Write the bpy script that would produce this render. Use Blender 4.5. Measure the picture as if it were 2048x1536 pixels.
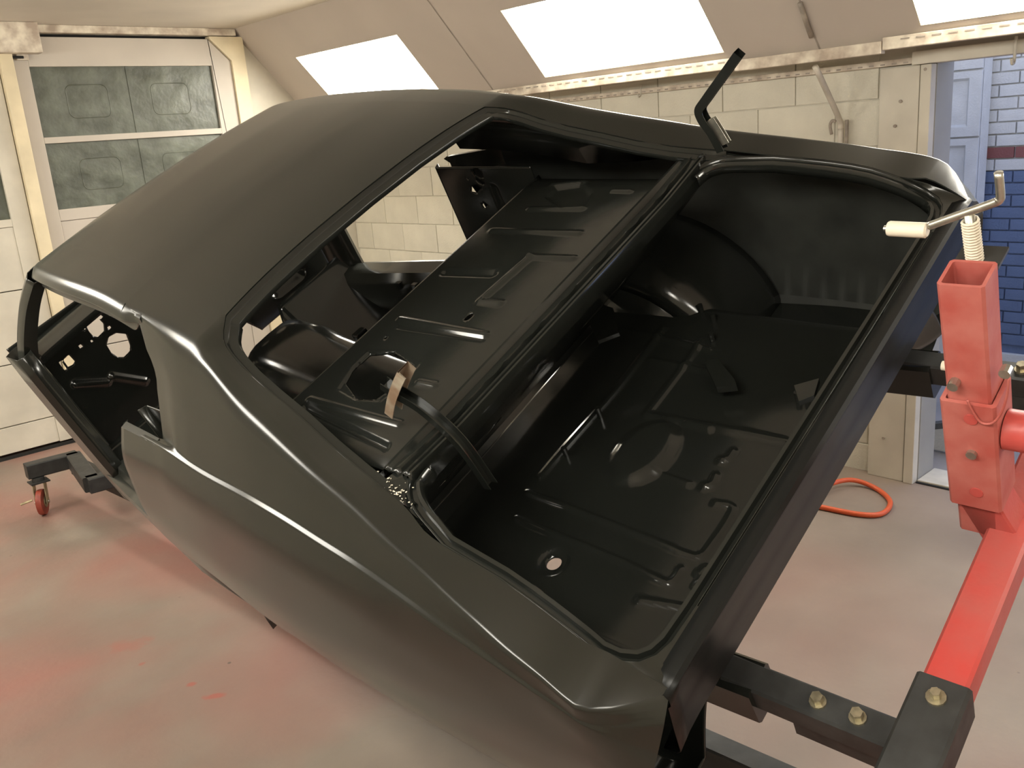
import bpy, bmesh, math, random
import numpy as np
from mathutils import Matrix, Vector
random.seed(7)
for o in list(bpy.data.objects): bpy.data.objects.remove(o, do_unlink=True)
SC = bpy.context.scene
COL = SC.collection

# ------------------------------------------------------------------ camera
RW = np.array([[0.72546641, -0.68422716, -0.07437524],
               [-0.23425082, -0.14385758, -0.96147364],
               [0.64716694, 0.71493929, -0.26464461]])      # world -> camera (right, down, forward)
FPX = 1799.34
CAMH = 1.7
cam = bpy.data.cameras.new('camera'); cam.sensor_width = 36.0; cam.lens = FPX / 2048 * 36.0
cam.clip_start = 0.02
co = bpy.data.objects.new('camera', cam); COL.objects.link(co)
m3 = Matrix(((RW[0][0], -RW[1][0], -RW[2][0]), (RW[0][1], -RW[1][1], -RW[2][1]), (RW[0][2], -RW[1][2], -RW[2][2])))
co.matrix_world = Matrix.Translation((0, 0, CAMH)) @ m3.to_4x4()
SC.camera = co
# ------------------------------------------------------------------ light and exposure
PANEL_STRENGTH = 22.5
world = bpy.data.worlds.new('world'); SC.world = world; world.use_nodes = True
world.node_tree.nodes['Background'].inputs[0].default_value = (0.52, 0.62, 0.95, 1)
world.node_tree.nodes['Background'].inputs[1].default_value = 2.0
SC.view_settings.view_transform = 'Standard'
SC.view_settings.look = 'None'
SC.view_settings.exposure = 0.0
SC.view_settings.gamma = 1.0
SC.view_settings.use_curve_mapping = False

# ------------------------------------------------------------------ geometry from the photograph
RC = np.array([[0.89843747, -0.07356283, -0.43289563],
               [0.05420995, 0.99690714, -0.05689839],
               [0.43574235, 0.02765239, 0.89964657]])       # car axes (right, forward, up) in the room
TC = np.array([1.93778269, 1.86468714, -1.24163071 + CAMH])
def ray(u, v): return RW.T @ np.array([(u - 1024) / FPX, (v - 768) / FPX, 1.0])
def cpl(u, v, ax, val):
    """pixel -> point on a plane of the car body (car coordinates)"""
    d = RC.T @ ray(u, v); o = RC.T @ (np.array([0, 0, CAMH]) - TC); s = (val - o[ax]) / d[ax]
    return o + s * d
def wpl(u, v, ax, val):
    """pixel -> point on a plane of the room"""
    d = ray(u, v); o = np.array([0, 0, CAMH]); return o + d * ((val - o[ax]) / d[ax])
CARM = Matrix([list(RC[i]) + [TC[i]] for i in range(3)] + [[0, 0, 0, 1]])

# ------------------------------------------------------------------ materials
def mat(name, col, rough=.5, metal=0., var=.0, vscale=6., bump=0., bscale=60., spec=.5, col2=None, rvar=0., emit=0., coat=0., bdist=.01):
    m = bpy.data.materials.new(name); m.use_nodes = True
    nt = m.node_tree; b = nt.nodes['Principled BSDF']
    c = (*col, 1)
    b.inputs['Base Color'].default_value = c
    b.inputs['Roughness'].default_value = rough; b.inputs['Metallic'].default_value = metal
    b.inputs['Specular IOR Level'].default_value = spec
    b.inputs['Coat Weight'].default_value = coat
    tc = nt.nodes.new('ShaderNodeTexCoord')
    if var > 0 or col2:
        n = nt.nodes.new('ShaderNodeTexNoise'); n.inputs['Scale'].default_value = vscale; n.inputs['Detail'].default_value = 6
        nt.links.new(tc.outputs['Object'], n.inputs['Vector'])
        r = nt.nodes.new('ShaderNodeValToRGB'); nt.links.new(n.outputs['Fac'], r.inputs['Fac'])
        r.color_ramp.elements[0].position = .35; r.color_ramp.elements[1].position = .68
        r.color_ramp.elements[0].color = (*(col2 or [x * (1 - var) for x in col]), 1)
        r.color_ramp.elements[1].color = (*[min(1, x * (1 + var * .5)) for x in col], 1)
        nt.links.new(r.outputs['Color'], b.inputs['Base Color'])
    if rvar > 0:
        n = nt.nodes.new('ShaderNodeTexNoise'); n.inputs['Scale'].default_value = vscale * 1.7; n.inputs['Detail'].default_value = 5
        nt.links.new(tc.outputs['Object'], n.inputs['Vector'])
        mr = nt.nodes.new('ShaderNodeMapRange'); mr.inputs['To Min'].default_value = rough - rvar; mr.inputs['To Max'].default_value = rough + rvar
        nt.links.new(n.outputs['Fac'], mr.inputs['Value']); nt.links.new(mr.outputs['Result'], b.inputs['Roughness'])
    if bump > 0:
        n = nt.nodes.new('ShaderNodeTexNoise'); n.inputs['Scale'].default_value = bscale; n.inputs['Detail'].default_value = 3
        nt.links.new(tc.outputs['Object'], n.inputs['Vector'])
        bp = nt.nodes.new('ShaderNodeBump'); bp.inputs['Strength'].default_value = bump; bp.inputs['Distance'].default_value = bdist
        nt.links.new(n.outputs['Fac'], bp.inputs['Height']); nt.links.new(bp.outputs['Normal'], b.inputs['Normal'])
    if emit > 0:
        b.inputs['Emission Color'].default_value = c; b.inputs['Emission Strength'].default_value = emit
    return m
M = {}
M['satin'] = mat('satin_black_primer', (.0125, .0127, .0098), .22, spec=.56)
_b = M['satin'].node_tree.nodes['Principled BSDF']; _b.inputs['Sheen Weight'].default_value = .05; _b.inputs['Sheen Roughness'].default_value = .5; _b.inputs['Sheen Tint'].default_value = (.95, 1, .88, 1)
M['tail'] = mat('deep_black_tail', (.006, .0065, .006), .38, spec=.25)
M['haze_lift'] = mat('inner_primer_haze_lift', (.034, .036, .031), .6, spec=.4, var=.35, vscale=7)  # inner black primer, its colour lightened to carry lens haze and reflected light
M['gloss'] = mat('gloss_black_paint', (.013, .0142, .012), .16, spec=.6, rvar=.05, vscale=14, bump=.10, bscale=30, bdist=.001)
M['mark'] = mat('black_steel_scuffed', (.03, .031, .03), .5, spec=.5, var=.4, vscale=18, rvar=.1)
M['white_metal'] = mat('primered_hinge_metal', (.36, .32, .25), .5, var=.35, vscale=22, col2=(.26, .17, .11))
M['zinc'] = mat('zinc_steel', (.55, .53, .46), .35, metal=.9, var=.2, vscale=40)
M['bolt'] = mat('brassy_bolt', (.5, .45, .32), .35, metal=.85, var=.3, vscale=60)
M['red'] = mat('red_enamel_dusty', (.46, .050, .042), .42, var=.3, vscale=7, col2=(.45, .10, .085), rvar=.12, bump=.05, bscale=90)
M['red2'] = mat('red_enamel_overspray', (.45, .145, .12), .55, var=.2, vscale=11, col2=(.42, .085, .068), rvar=.1, bump=.05, bscale=90)
M['handle'] = mat('cream_plastic', (.75, .68, .55), .5)
M['wall'] = mat('white_masonry_paint', (.68, .65, .55), .75, var=.1, vscale=3.5, bump=.25, bscale=120)
M['mortar'] = mat('painted_mortar', (.66, .62, .53), .9, var=.15, vscale=8)
M['wood'] = mat('white_painted_wood', (.62, .58, .49), .55, var=.12, vscale=4, bump=.08, bscale=25)
M['wood_cream'] = mat('cream_painted_wood', (.76, .66, .46), .55, var=.12, vscale=5, bump=.08, bscale=25)
M['doorpaint'] = mat('door_white_paint', (.53, .48, .42), .55, var=.06, vscale=3)
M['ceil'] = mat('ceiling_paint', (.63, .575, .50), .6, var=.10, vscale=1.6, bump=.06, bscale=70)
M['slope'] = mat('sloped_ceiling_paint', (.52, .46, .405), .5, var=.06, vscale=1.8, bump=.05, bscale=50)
M['trimdirty'] = mat('dirty_white_trim', (.72, .66, .55), .6, var=.2, vscale=14, col2=(.42, .34, .27))
M['grey'] = mat('grey_paint', (.33, .32, .29), .6, var=.08, vscale=4)
M['pipe'] = mat('painted_conduit', (.58, .53, .45), .5, var=.2, vscale=12)
M['dark'] = mat('dark_gap', (.012, .012, .011), .8)
M['line'] = mat('seam_filler', (.36, .31, .26), .7, var=.3, vscale=20)
M['lip'] = mat('lamp_frame', (.80, .72, .55), .5)
M['panel'] = mat('diffuser', (1, .965, .87), .5, emit=PANEL_STRENGTH)
M['white_brick'] = mat('white_brick_paint', (.62, .62, .60), .7, var=.12, vscale=5, bump=.3, bscale=90)
M['red_brick'] = mat('dull_red_brick_paint', (.24, .085, .075), .7, var=.1, vscale=5, bump=.3, bscale=90)
M['blue_brick'] = mat('blue_brick_paint', (.115, .16, .27), .65, var=.12, vscale=5, bump=.3, bscale=90)
M['outfloor'] = mat('outer_concrete', (.30, .28, .27), .8, var=.2, vscale=3)
M['hose'] = mat('orange_rubber', (.62, .10, .03), .45)
M['wheel'] = mat('red_caster_tread', (.34, .06, .035), .55, var=.35, vscale=25)
M['caster'] = mat('brassy_caster_steel', (.42, .36, .22), .45, metal=.6, var=.4, vscale=30)

def floor_mat():
    m = bpy.data.materials.new('painted_concrete_floor'); m.use_nodes = True
    nt = m.node_tree; b = nt.nodes['Principled BSDF']; b.inputs['Roughness'].default_value = .5
    tc = nt.nodes.new('ShaderNodeTexCoord')
    def noise(s, d=5, dist=0.):
        n = nt.nodes.new('ShaderNodeTexNoise'); n.inputs['Scale'].default_value = s; n.inputs['Detail'].default_value = d
        n.inputs['Distortion'].default_value = dist
        nt.links.new(tc.outputs['Object'], n.inputs['Vector']); return n
    def ramp(src, a, bb, ca, cb):
        r = nt.nodes.new('ShaderNodeValToRGB'); nt.links.new(src, r.inputs['Fac'])
        r.color_ramp.elements[0].position = a; r.color_ramp.elements[1].position = bb
        r.color_ramp.elements[0].color = (*ca, 1); r.color_ramp.elements[1].color = (*cb, 1); return r
    def mix(fac, a, bb):
        x = nt.nodes.new('ShaderNodeMix'); x.data_type = 'RGBA'
        nt.links.new(fac, x.inputs['Factor']); nt.links.new(a, x.inputs['A']); nt.links.new(bb, x.inputs['B']); return x.outputs['Result']
    base = ramp(noise(2.2).outputs['Fac'], .3, .72, (.205, .165, .132), (.28, .23, .185))
    pink = nt.nodes.new('ShaderNodeRGB'); pink.outputs[0].default_value = (.32, .14, .113, 1)
    # pink overspray: more of it towards the door side of the shop
    pn = ramp(noise(.85, 4, .4).outputs['Fac'], .36, .62, (0, 0, 0), (.85, .85, .85))
    sep = nt.nodes.new('ShaderNodeSeparateXYZ'); nt.links.new(tc.outputs['Object'], sep.inputs[0])
    mr = nt.nodes.new('ShaderNodeMapRange'); mr.inputs['From Min'].default_value = 3.3; mr.inputs['From Max'].default_value = 1.3
    mr.inputs['To Min'].default_value = .15; mr.inputs['To Max'].default_value = 1.0
    nt.links.new(sep.outputs['X'], mr.inputs['Value'])
    ml = nt.nodes.new('ShaderNodeMath'); ml.operation = 'MULTIPLY'
    nt.links.new(pn.outputs['Color'], ml.inputs[0]); nt.links.new(mr.outputs['Result'], ml.inputs[1])
    c1 = mix(ml.outputs[0], base.outputs['Color'], pink.outputs[0])
    dk = nt.nodes.new('ShaderNodeRGB'); dk.outputs[0].default_value = (.12, .085, .07, 1)
    vo = nt.nodes.new('ShaderNodeTexVoronoi'); vo.inputs['Scale'].default_value = 6.0; vo.inputs['Randomness'].default_value = 1
    nt.links.new(tc.outputs['Object'], vo.inputs['Vector'])
    sp = ramp(vo.outputs['Distance'], .028, .05, (1, 1, 1), (0, 0, 0))
    gate = ramp(noise(1.3, 2).outputs['Fac'], .5, .56, (0, 0, 0), (1, 1, 1))
    mg = nt.nodes.new('ShaderNodeMath'); mg.operation = 'MULTIPLY'
    nt.links.new(sp.outputs['Color'], mg.inputs[0]); nt.links.new(gate.outputs['Color'], mg.inputs[1])
    c2 = mix(mg.outputs[0], c1, dk.outputs[0])
    # three spilled red paint dabs
    cur = c2
    rd = nt.nodes.new('ShaderNodeRGB'); rd.outputs[0].default_value = (.36, .10, .075, 1)
    nz = noise(18, 4)
    for (u, v, ru, rv, st) in ((428, 1392, .085, .016, .8), (383, 1368, .04, .014, .8), (262, 1290, .15, .05, .35), (283, 1328, .03, .012, .6)):
        p = wpl(u, v, 2, 0)
        mp = nt.nodes.new('ShaderNodeMapping'); mp.vector_type = 'TEXTURE'
        mp.inputs['Location'].default_value = (p[0], p[1], 0); mp.inputs['Scale'].default_value = (ru, rv * 2.2, 1)
        mp.inputs['Rotation'].default_value = (0, 0, math.radians(-38))
        nt.links.new(tc.outputs['Object'], mp.inputs['Vector'])
        ln = nt.nodes.new('ShaderNodeVectorMath'); ln.operation = 'LENGTH'; nt.links.new(mp.outputs['Vector'], ln.inputs[0])
        ad = nt.nodes.new('ShaderNodeMath'); ad.operation = 'ADD'; nt.links.new(ln.outputs['Value'], ad.inputs[0])
        nt.links.new(nz.outputs['Fac'], ad.inputs[1])
        rr = ramp(ad.outputs[0], .75, 1.25, (st, st, st), (0, 0, 0))
        cur = mix(rr.outputs['Color'], cur, rd.outputs[0])
    nt.links.new(cur, b.inputs['Base Color'])
    bp = nt.nodes.new('ShaderNodeBump'); bp.inputs['Strength'].default_value = .12; bp.inputs['Distance'].default_value = .01
    nt.links.new(noise(28, 5).outputs['Fac'], bp.inputs['Height']); nt.links.new(bp.outputs['Normal'], b.inputs['Normal'])
    return m
M['floor'] = floor_mat()

def pane_mat():
    m = bpy.data.materials.new('grey_green_film_glass'); m.use_nodes = True
    nt = m.node_tree; b = nt.nodes['Principled BSDF']; b.inputs['Roughness'].default_value = .38
    tc = nt.nodes.new('ShaderNodeTexCoord')
    n = nt.nodes.new('ShaderNodeTexNoise'); n.inputs['Scale'].default_value = 7; n.inputs['Detail'].default_value = 7
    nt.links.new(tc.outputs['Object'], n.inputs['Vector'])
    r = nt.nodes.new('ShaderNodeValToRGB'); nt.links.new(n.outputs['Fac'], r.inputs['Fac'])
    r.color_ramp.elements[0].position = .3; r.color_ramp.elements[1].position = .75
    r.color_ramp.elements[0].color = (.055, .060, .042, 1); r.color_ramp.elements[1].color = (.15, .165, .13, 1)
    nt.links.new(r.outputs['Color'], b.inputs['Base Color'])
    bp = nt.nodes.new('ShaderNodeBump'); bp.inputs['Strength'].default_value = .35; bp.inputs['Distance'].default_value = .03
    nt.links.new(n.outputs['Fac'], bp.inputs['Height']); nt.links.new(bp.outputs['Normal'], b.inputs['Normal'])
    return m
M['pane'] = pane_mat()

# ------------------------------------------------------------------ helpers
def link(name, me, material, parent=None, smooth=False, label=None, cat=None, group=None, kind=None):
    o = bpy.data.objects.new(name, me); COL.objects.link(o)
    if material is not None and not me.materials: me.materials.append(material)
    if parent is not None: o.parent = parent
    if smooth: me.polygons.foreach_set('use_smooth', [True] * len(me.polygons))
    for k, v in (('label', label), ('category', cat), ('group', group), ('kind', kind)):
        if v: o[k] = v
    return o
def thing(name, label, cat, loc=(0, 0, 0), mw=None, group=None):
    o = bpy.data.objects.new(name, None); COL.objects.link(o); o.empty_display_size = .1
    o.matrix_world = mw if mw is not None else Matrix.Translation(loc)
    o['label'] = label; o['category'] = cat
    if group: o['group'] = group
    return o
class MB:
    def __init__(s, off=(0, 0, 0)): s.v = []; s.f = []; s.off = Vector(off)
    def add(s, vs, fs):
        b = len(s.v); s.v += [tuple(Vector(v) - s.off) for v in vs]; s.f += [tuple(i + b for i in f) for f in fs]; return s
    def box(s, a, b, bev=0.):
        x0, y0, z0 = [min(p, q) for p, q in zip(a, b)]; x1, y1, z1 = [max(p, q) for p, q in zip(a, b)]
        if bev <= 0:
            vs = [(x, y, z) for x in (x0, x1) for y in (y0, y1) for z in (z0, z1)]
            return s.add(vs, [(0, 1, 3, 2), (4, 6, 7, 5), (0, 4, 5, 1), (2, 3, 7, 6), (0, 2, 6, 4), (1, 5, 7, 3)])
        bm = bmesh.new(); bmesh.ops.create_cube(bm, size=1)
        for v in bm.verts: v.co = Vector(((x0 + x1) / 2 + v.co.x * (x1 - x0), (y0 + y1) / 2 + v.co.y * (y1 - y0), (z0 + z1) / 2 + v.co.z * (z1 - z0)))
        bmesh.ops.bevel(bm, geom=bm.edges[:], offset=bev, segments=2, affect='EDGES', profile=.6)
        bm.verts.ensure_lookup_table()
        s.add([v.co.copy() for v in bm.verts], [[v.index for v in f.verts] for f in bm.faces]); bm.free(); return s
    def frame(s, p, q, up):
        d = (Vector(q) - Vector(p)).normalized(); u = Vector(up); u = (u - d * u.dot(d)).normalized(); return d, u, d.cross(u)
    def bar(s, p, q, w, h, up=(0, 0, 1), wall=0., bev=.004, open_start=False):
        """square tube p->q; wall>0 makes it hollow (open ends)"""
        d, u, r = s.frame(p, q, up); p = Vector(p); q = Vector(q)
        def ring(c, w, h, b):
            pts = [(-w, -h + b), (-w + b, -h), (w - b, -h), (w, -h + b), (w, h - b), (w - b, h), (-w + b, h), (-w, h - b)]
            return [c + r * x + u * y for x, y in pts]
        A = ring(p, w / 2, h / 2, bev); B = ring(q, w / 2, h / 2, bev); n = 8
        fs = [(i, (i + 1) % n, n + (i + 1) % n, n + i) for i in range(n)]
        if wall <= 0: return s.add(A + B, fs + [tuple(range(n))[::-1], tuple(range(n, 2 * n))])
        A2 = ring(p, w / 2 - wall, h / 2 - wall, bev * .5); B2 = ring(q, w / 2 - wall, h / 2 - wall, bev * .5)
        fs += [(2 * n + (i + 1) % n, 2 * n + i, 3 * n + i, 3 * n + (i + 1) % n) for i in range(n)]
        fs += [((i + 1) % n, i, 2 * n + i, 2 * n + (i + 1) % n) for i in range(n)]
        fs += [(n + i, n + (i + 1) % n, 3 * n + (i + 1) % n, 3 * n + i) for i in range(n)]
        return s.add(A + B + A2 + B2, fs)
    def tube(s, pts, rad, n=10, closed=False, caps=True):
        pts = [Vector(p) for p in pts]; k = len(pts); rs = rad if isinstance(rad, (list, tuple)) else [rad] * k
        up = None; rings = []
        for i, p in enumerate(pts):
            a = pts[i - 1] if (i > 0 or closed) else p; b = pts[(i + 1) % k] if (i < k - 1 or closed) else p
            d = (b - a).normalized()
            if up is None: up = Vector((0, 0, 1)) if abs(d.z) < .9 else Vector((1, 0, 0))
            up = (up - d * up.dot(d)).normalized(); r = d.cross(up)
            rings.append([p + (up * math.cos(t) + r * math.sin(t)) * rs[i] for t in [2 * math.pi * j / n for j in range(n)]])
        fs = []
        for i in range(k if closed else k - 1):
            j = (i + 1) % k
            fs += [(i * n + a, i * n + (a + 1) % n, j * n + (a + 1) % n, j * n + a) for a in range(n)]
        if caps and not closed: fs += [tuple(range(n))[::-1], tuple(range((k - 1) * n, k * n))]
        return s.add([v for r in rings for v in r], fs)
    def cyl(s, p, q, r, n=16): return s.tube([p, q], r, n)
    def grid(s, G, flip=False):
        nu = len(G); nv = len(G[0]); vs = [p for row in G for p in row]
        fs = [(i * nv + j, i * nv + j + 1, (i + 1) * nv + j + 1, (i + 1) * nv + j) for i in range(nu - 1) for j in range(nv - 1)]
        if flip: fs = [f[::-1] for f in fs]
        return s.add(vs, fs)
    def prism(s, poly, d):
        """polygon (3D points) pushed along d"""
        n = len(poly); P = [Vector(p) for p in poly]; Q = [p + Vector(d) for p in P]
        return s.add(P + Q, [tuple(range(n))[::-1], tuple(range(n, 2 * n))] + [(i, (i + 1) % n, n + (i + 1) % n, n + i) for i in range(n)])
    def mirror(s):
        b = len(s.v); s.v += [(-x, y, z) for x, y, z in s.v]; s.f += [tuple(i + b for i in f[::-1]) for f in s.f]; return s
    def mesh(s, name, weld=0.):
        me = bpy.data.meshes.new(name); me.from_pydata(s.v, [], s.f)
        bm = bmesh.new(); bm.from_mesh(me)
        if weld > 0: bmesh.ops.remove_doubles(bm, verts=bm.verts[:], dist=weld)
        bmesh.ops.recalc_face_normals(bm, faces=bm.faces[:])
        bm.to_mesh(me); bm.free(); me.update(); return me
    def build(s, name, material, parent=None, smooth=False, weld=0., solid=0., angle=None, **kw):
        o = link(name, s.mesh(name, weld), material, parent, smooth, **kw)
        if angle is not None:
            me = o.data; me.polygons.foreach_set('use_smooth', [True] * len(me.polygons))
            bm = bmesh.new(); bm.from_mesh(me)
            for e in bm.edges:
                if len(e.link_faces) == 2 and e.calc_face_angle(0) > math.radians(angle): e.smooth = False
            bm.to_mesh(me); bm.free()
        if solid:
            md = o.modifiers.new('thickness', 'SOLIDIFY'); md.thickness = abs(solid); md.offset = -1 if solid > 0 else 1
        return o
def pchip(X, Y):
    """monotone cubic through (X, Y); X ascending; Y may hold several columns"""
    X = np.array(X, float); Y = np.array(Y, float)
    if Y.ndim == 1: Y = Y[:, None]
    h = np.diff(X)[:, None]; dl = np.diff(Y, axis=0) / h; m = np.zeros_like(Y)
    m[0] = dl[0]; m[-1] = dl[-1]
    for i in range(1, len(X) - 1):
        for c in range(Y.shape[1]):
            a, b = dl[i - 1, c], dl[i, c]
            m[i, c] = 0 if a * b <= 0 else 2 * a * b / (a + b) * .5 + (a + b) / 4
    def fn(x):
        x = min(max(x, X[0]), X[-1]); i = min(max(int(np.searchsorted(X, x)) - 1, 0), len(X) - 2)
        H = X[i + 1] - X[i]; t = (x - X[i]) / H
        r = (2 * t**3 - 3 * t**2 + 1) * Y[i] + (t**3 - 2 * t**2 + t) * H * m[i] + (-2 * t**3 + 3 * t**2) * Y[i + 1] + (t**3 - t**2) * H * m[i + 1]
        return r if len(r) > 1 else float(r[0])
    return fn
def rounded(ctrl, cuts, ns=5):
    """polyline with each inner corner replaced by a bezier; fixed sample count"""
    P = [np.array(p, float) for p in ctrl]; out = [P[0]]
    for i in range(1, len(P) - 1):
        a, b, c = P[i - 1], P[i], P[i + 1]
        la = np.linalg.norm(a - b); lb = np.linalg.norm(c - b)
        d = min(cuts[i - 1], la * .48, lb * .48)
        p = b + (a - b) / max(la, 1e-6) * d; q = b + (c - b) / max(lb, 1e-6) * d
        for k in range(ns):
            t = k / (ns - 1); out.append((1 - t)**2 * p + 2 * t * (1 - t) * b + t * t * q)
    out.append(P[-1]); return out
def smoothpath(pts, n=6, closed=False):
    """Catmull-Rom through pts"""
    P = [np.array(p, float) for p in pts]; k = len(P); out = []
    for i in range(k if closed else k - 1):
        g = (lambda j: P[j % k]) if closed else (lambda j: P[min(max(j, 0), k - 1)])
        p0, p1, p2, p3 = g(i - 1), g(i), g(i + 1), g(i + 2)
        for j in range(n):
            t = j / n
            out.append(.5 * ((2 * p1) + (-p0 + p2) * t + (2 * p0 - 5 * p1 + 4 * p2 - p3) * t * t + (-p0 + 3 * p1 - 3 * p2 + p3) * t**3))
    if not closed: out.append(P[-1])
    return out
# ---- pressed sheet panels: a grid with beads pushed in or out and true holes cut out
def seg_d(P, a, b):
    a = np.array(a); b = np.array(b); d = b - a; t = np.clip(((P - a) @ d) / max(d @ d, 1e-9), 0, 1)
    return np.linalg.norm(P - (a + t[:, None] * d), axis=1)
def path_d(P, pts):
    return np.min([seg_d(P, pts[i], pts[i + 1]) for i in range(len(pts) - 1)], axis=0)
def poly_sd(P, poly):
    n = len(poly); d = path_d(P, list(poly) + [poly[0]]); ins = np.zeros(len(P), bool)
    for i in range(n):
        x0, y0 = poly[i]; x1, y1 = poly[(i + 1) % n]
        c = ((y0 > P[:, 1]) != (y1 > P[:, 1]))
        with np.errstate(divide='ignore', invalid='ignore'):
            ins ^= c & (P[:, 0] < (x1 - x0) * (P[:, 1] - y0) / (y1 - y0 if y1 != y0 else 1e-9) + x0)
    return np.where(ins, -d, d)
def circ(cx, cy, rx, ry=None, n=20, rot=0.):
    ry = ry or rx
    return [(cx + rx * math.cos(t) * math.cos(rot) - ry * math.sin(t) * math.sin(rot), cy + rx * math.cos(t) * math.sin(rot) + ry * math.sin(t) * math.cos(rot)) for t in [2 * math.pi * i / n for i in range(n)]]
def rrect(x0, y0, x1, y1, r, n=5):
    out = []
    for cx, cy, a in ((x1 - r, y1 - r, 0), (x0 + r, y1 - r, 90), (x0 + r, y0 + r, 180), (x1 - r, y0 + r, 270)):
        for i in range(n + 1):
            t = math.radians(a + 90 * i / n); out.append((cx + r * math.cos(t), cy + r * math.sin(t)))
    return out
def pressed(name, place, u, v, step, material, parent, beads=(), dishes=(), holes=(), base=None, outline=None, solid=.004, **kw):
    """place(u, v, h) -> car point. beads: (path, width, height); dishes: (polygon, ramp, depth)"""
    nu = int(round((u[1] - u[0]) / step)) + 1; nv = int(round((v[1] - v[0]) / step)) + 1
    U, V = np.meshgrid(np.linspace(*u, nu), np.linspace(*v, nv), indexing='ij'); P = np.stack([U.ravel(), V.ravel()], 1)
    sds = [list(h) for h in holes]
    kill = np.zeros((nu - 1) * (nv - 1), bool)
    Cc = np.stack([((U[:-1, :-1] + U[1:, 1:]) / 2).ravel(), ((V[:-1, :-1] + V[1:, 1:]) / 2).ravel()], 1)
    def snap(sdf, inside):
        nonlocal P, kill
        s = sdf(Cc); kill |= (s < 0) if inside else (s > 0)
        d = sdf(P); near = np.abs(d) < step * .75
        e = 1e-4; gx = (sdf(P + [e, 0]) - d) / e; gy = (sdf(P + [0, e]) - d) / e; g2 = gx * gx + gy * gy + 1e-9
        P = np.where(near[:, None], P - np.stack([gx * d / g2, gy * d / g2], 1), P)
    for h in sds: snap(lambda Q, h=h: poly_sd(Q, h), True)
    if outline: snap(lambda Q: poly_sd(Q, outline), False)
    H = np.zeros(len(P)) if base is None else np.array([base(a, b) for a, b in P])
    for pts, w, ht in beads:
        d = path_d(P, pts); t = np.clip(1 - d / w, 0, 1); H += ht * t * t * (3 - 2 * t)
    for poly, w, ht in dishes:
        d = -poly_sd(P, poly); t = np.clip(d / w, 0, 1); H += ht * t * t * (3 - 2 * t)
    vs = [place(P[i, 0], P[i, 1], H[i]) for i in range(len(P))]
    fs = []
    for i in range(nu - 1):
        for j in range(nv - 1):
            if not kill[i * (nv - 1) + j]: fs.append((i * nv + j, (i + 1) * nv + j, (i + 1) * nv + j + 1, i * nv + j + 1))
    used = sorted({k for f in fs for k in f}); mp = {k: i for i, k in enumerate(used)}
    me = bpy.data.meshes.new(name); me.from_pydata([vs[k] for k in used], [], [tuple(mp[k] for k in f) for f in fs]); me.update()
    o = link(name, me, material, parent, True, **kw)
    if solid:
        md = o.modifiers.new('thickness', 'SOLIDIFY'); md.thickness = solid; md.offset = 0
    return o

# ================================================================== the room
XR, YD, YB, ZC = 4.0, 6.12, -2.6, 2.55
XL = 3.36 - XR
SL0, SL1 = np.array([3.18, 2.55]), np.array([3.72, 1.95])
def quad(name, pts, m, **kw): return MB().add(pts, [tuple(range(len(pts)))]).build(name, m, **kw)
# floor and flat ceiling
MB().box((XL - .1, YB - .1, -.12), (XR + .02, YD + .12, 0)).build('floor', M['floor'], kind='structure', label='beige painted concrete floor with pink overspray stains')
MB().box((3.36 - SL0[0], YB, ZC), (SL0[0], YD + .1, ZC + .06)).build('ceiling', M['ceil'], kind='structure', label='flat beige painted ceiling at the top')
# right wall: mortar slab carrying single blocks
wr = thing('wall_right', 'cream painted concrete block wall', 'wall', (XR, 0, 0)); wr['kind'] = 'structure'; del wr['category']
MB((XR, 0, 0)).box((XR + .012, 1.701, 0), (XR + .16, YD + .1, 2.1)).box((XR + .012, YB, 0), (XR + .16, -.7, 2.1)).build('mortar_bed', M['mortar'], wr)
def block_mesh(l, name):
    b = MB(); b.box((.006, 0, 0), (.028, l - .005, .195), bev=.003); return b.mesh(name)
bmesh_full = block_mesh(.4, 'concrete_block'); bmesh_full.materials.append(M['wall'])
cut = {}
for k in range(-1, 9):
    z0 = -.06 + .2 * k + .2
    if z0 > 1.9: break
    off = .1 if k % 2 else -.1
    y = 6.0 + off + .0
    n = 0
    while y > 1.72:
        l = .4; y0 = y - .4
        if y0 < 1.88: y0 = 1.88
        ll = min(y, YD + .05) - y0
        if ll > .04:
            key = round(ll, 2)
            if abs(ll - .4) < .01: me = bmesh_full
            else:
                if key not in cut: cut[key] = block_mesh(ll, 'concrete_block_cut'); cut[key].materials.append(M['wall'])
                me = cut[key]
            o = link('concrete_block', me, None, wr); o.location = (-.002 + random.uniform(-.002, .002), y0, z0)
        y -= .4
    y0 = 6.0 + off
    if YD - y0 > .03:
        key = round(YD - y0, 2)
        if key not in cut: cut[key] = block_mesh(key, 'concrete_block_cut'); cut[key].materials.append(M['wall'])
        o = link('concrete_block', cut[key], None, wr); o.location = (-.002, y0, z0)
# dark scuffs on the wall seen through the shell
# painted timber post beside the opening
po = thing('wooden_post', 'white painted timber post at the side of the opening', 'post', (3.97, 1.83, 0))
o3 = (3.97, 1.83, 0)
MB(o3).box((3.965, 1.705, 0), (4.01, 1.875, 1.86), bev=.004).build('post_board', M['wood'], po)
MB(o3).box((3.958, 1.655, 0), (4.01, 1.700, 1.86), bev=.004).build('edge_board', M['wood'], po)
MB(o3).box((4.011, 1.652, 0), (4.18, 1.70, 1.90), bev=.002).build('reveal_board', M['grey'], po)
for yy, zz in ((1.80, 1.62), (1.68, 1.84), (1.78, 1.72), (1.80, .2)):
    MB(o3).cyl((3.957, yy, zz), (3.97, yy, zz), .007, 10).build('nail_head', M['line'], po)
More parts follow.
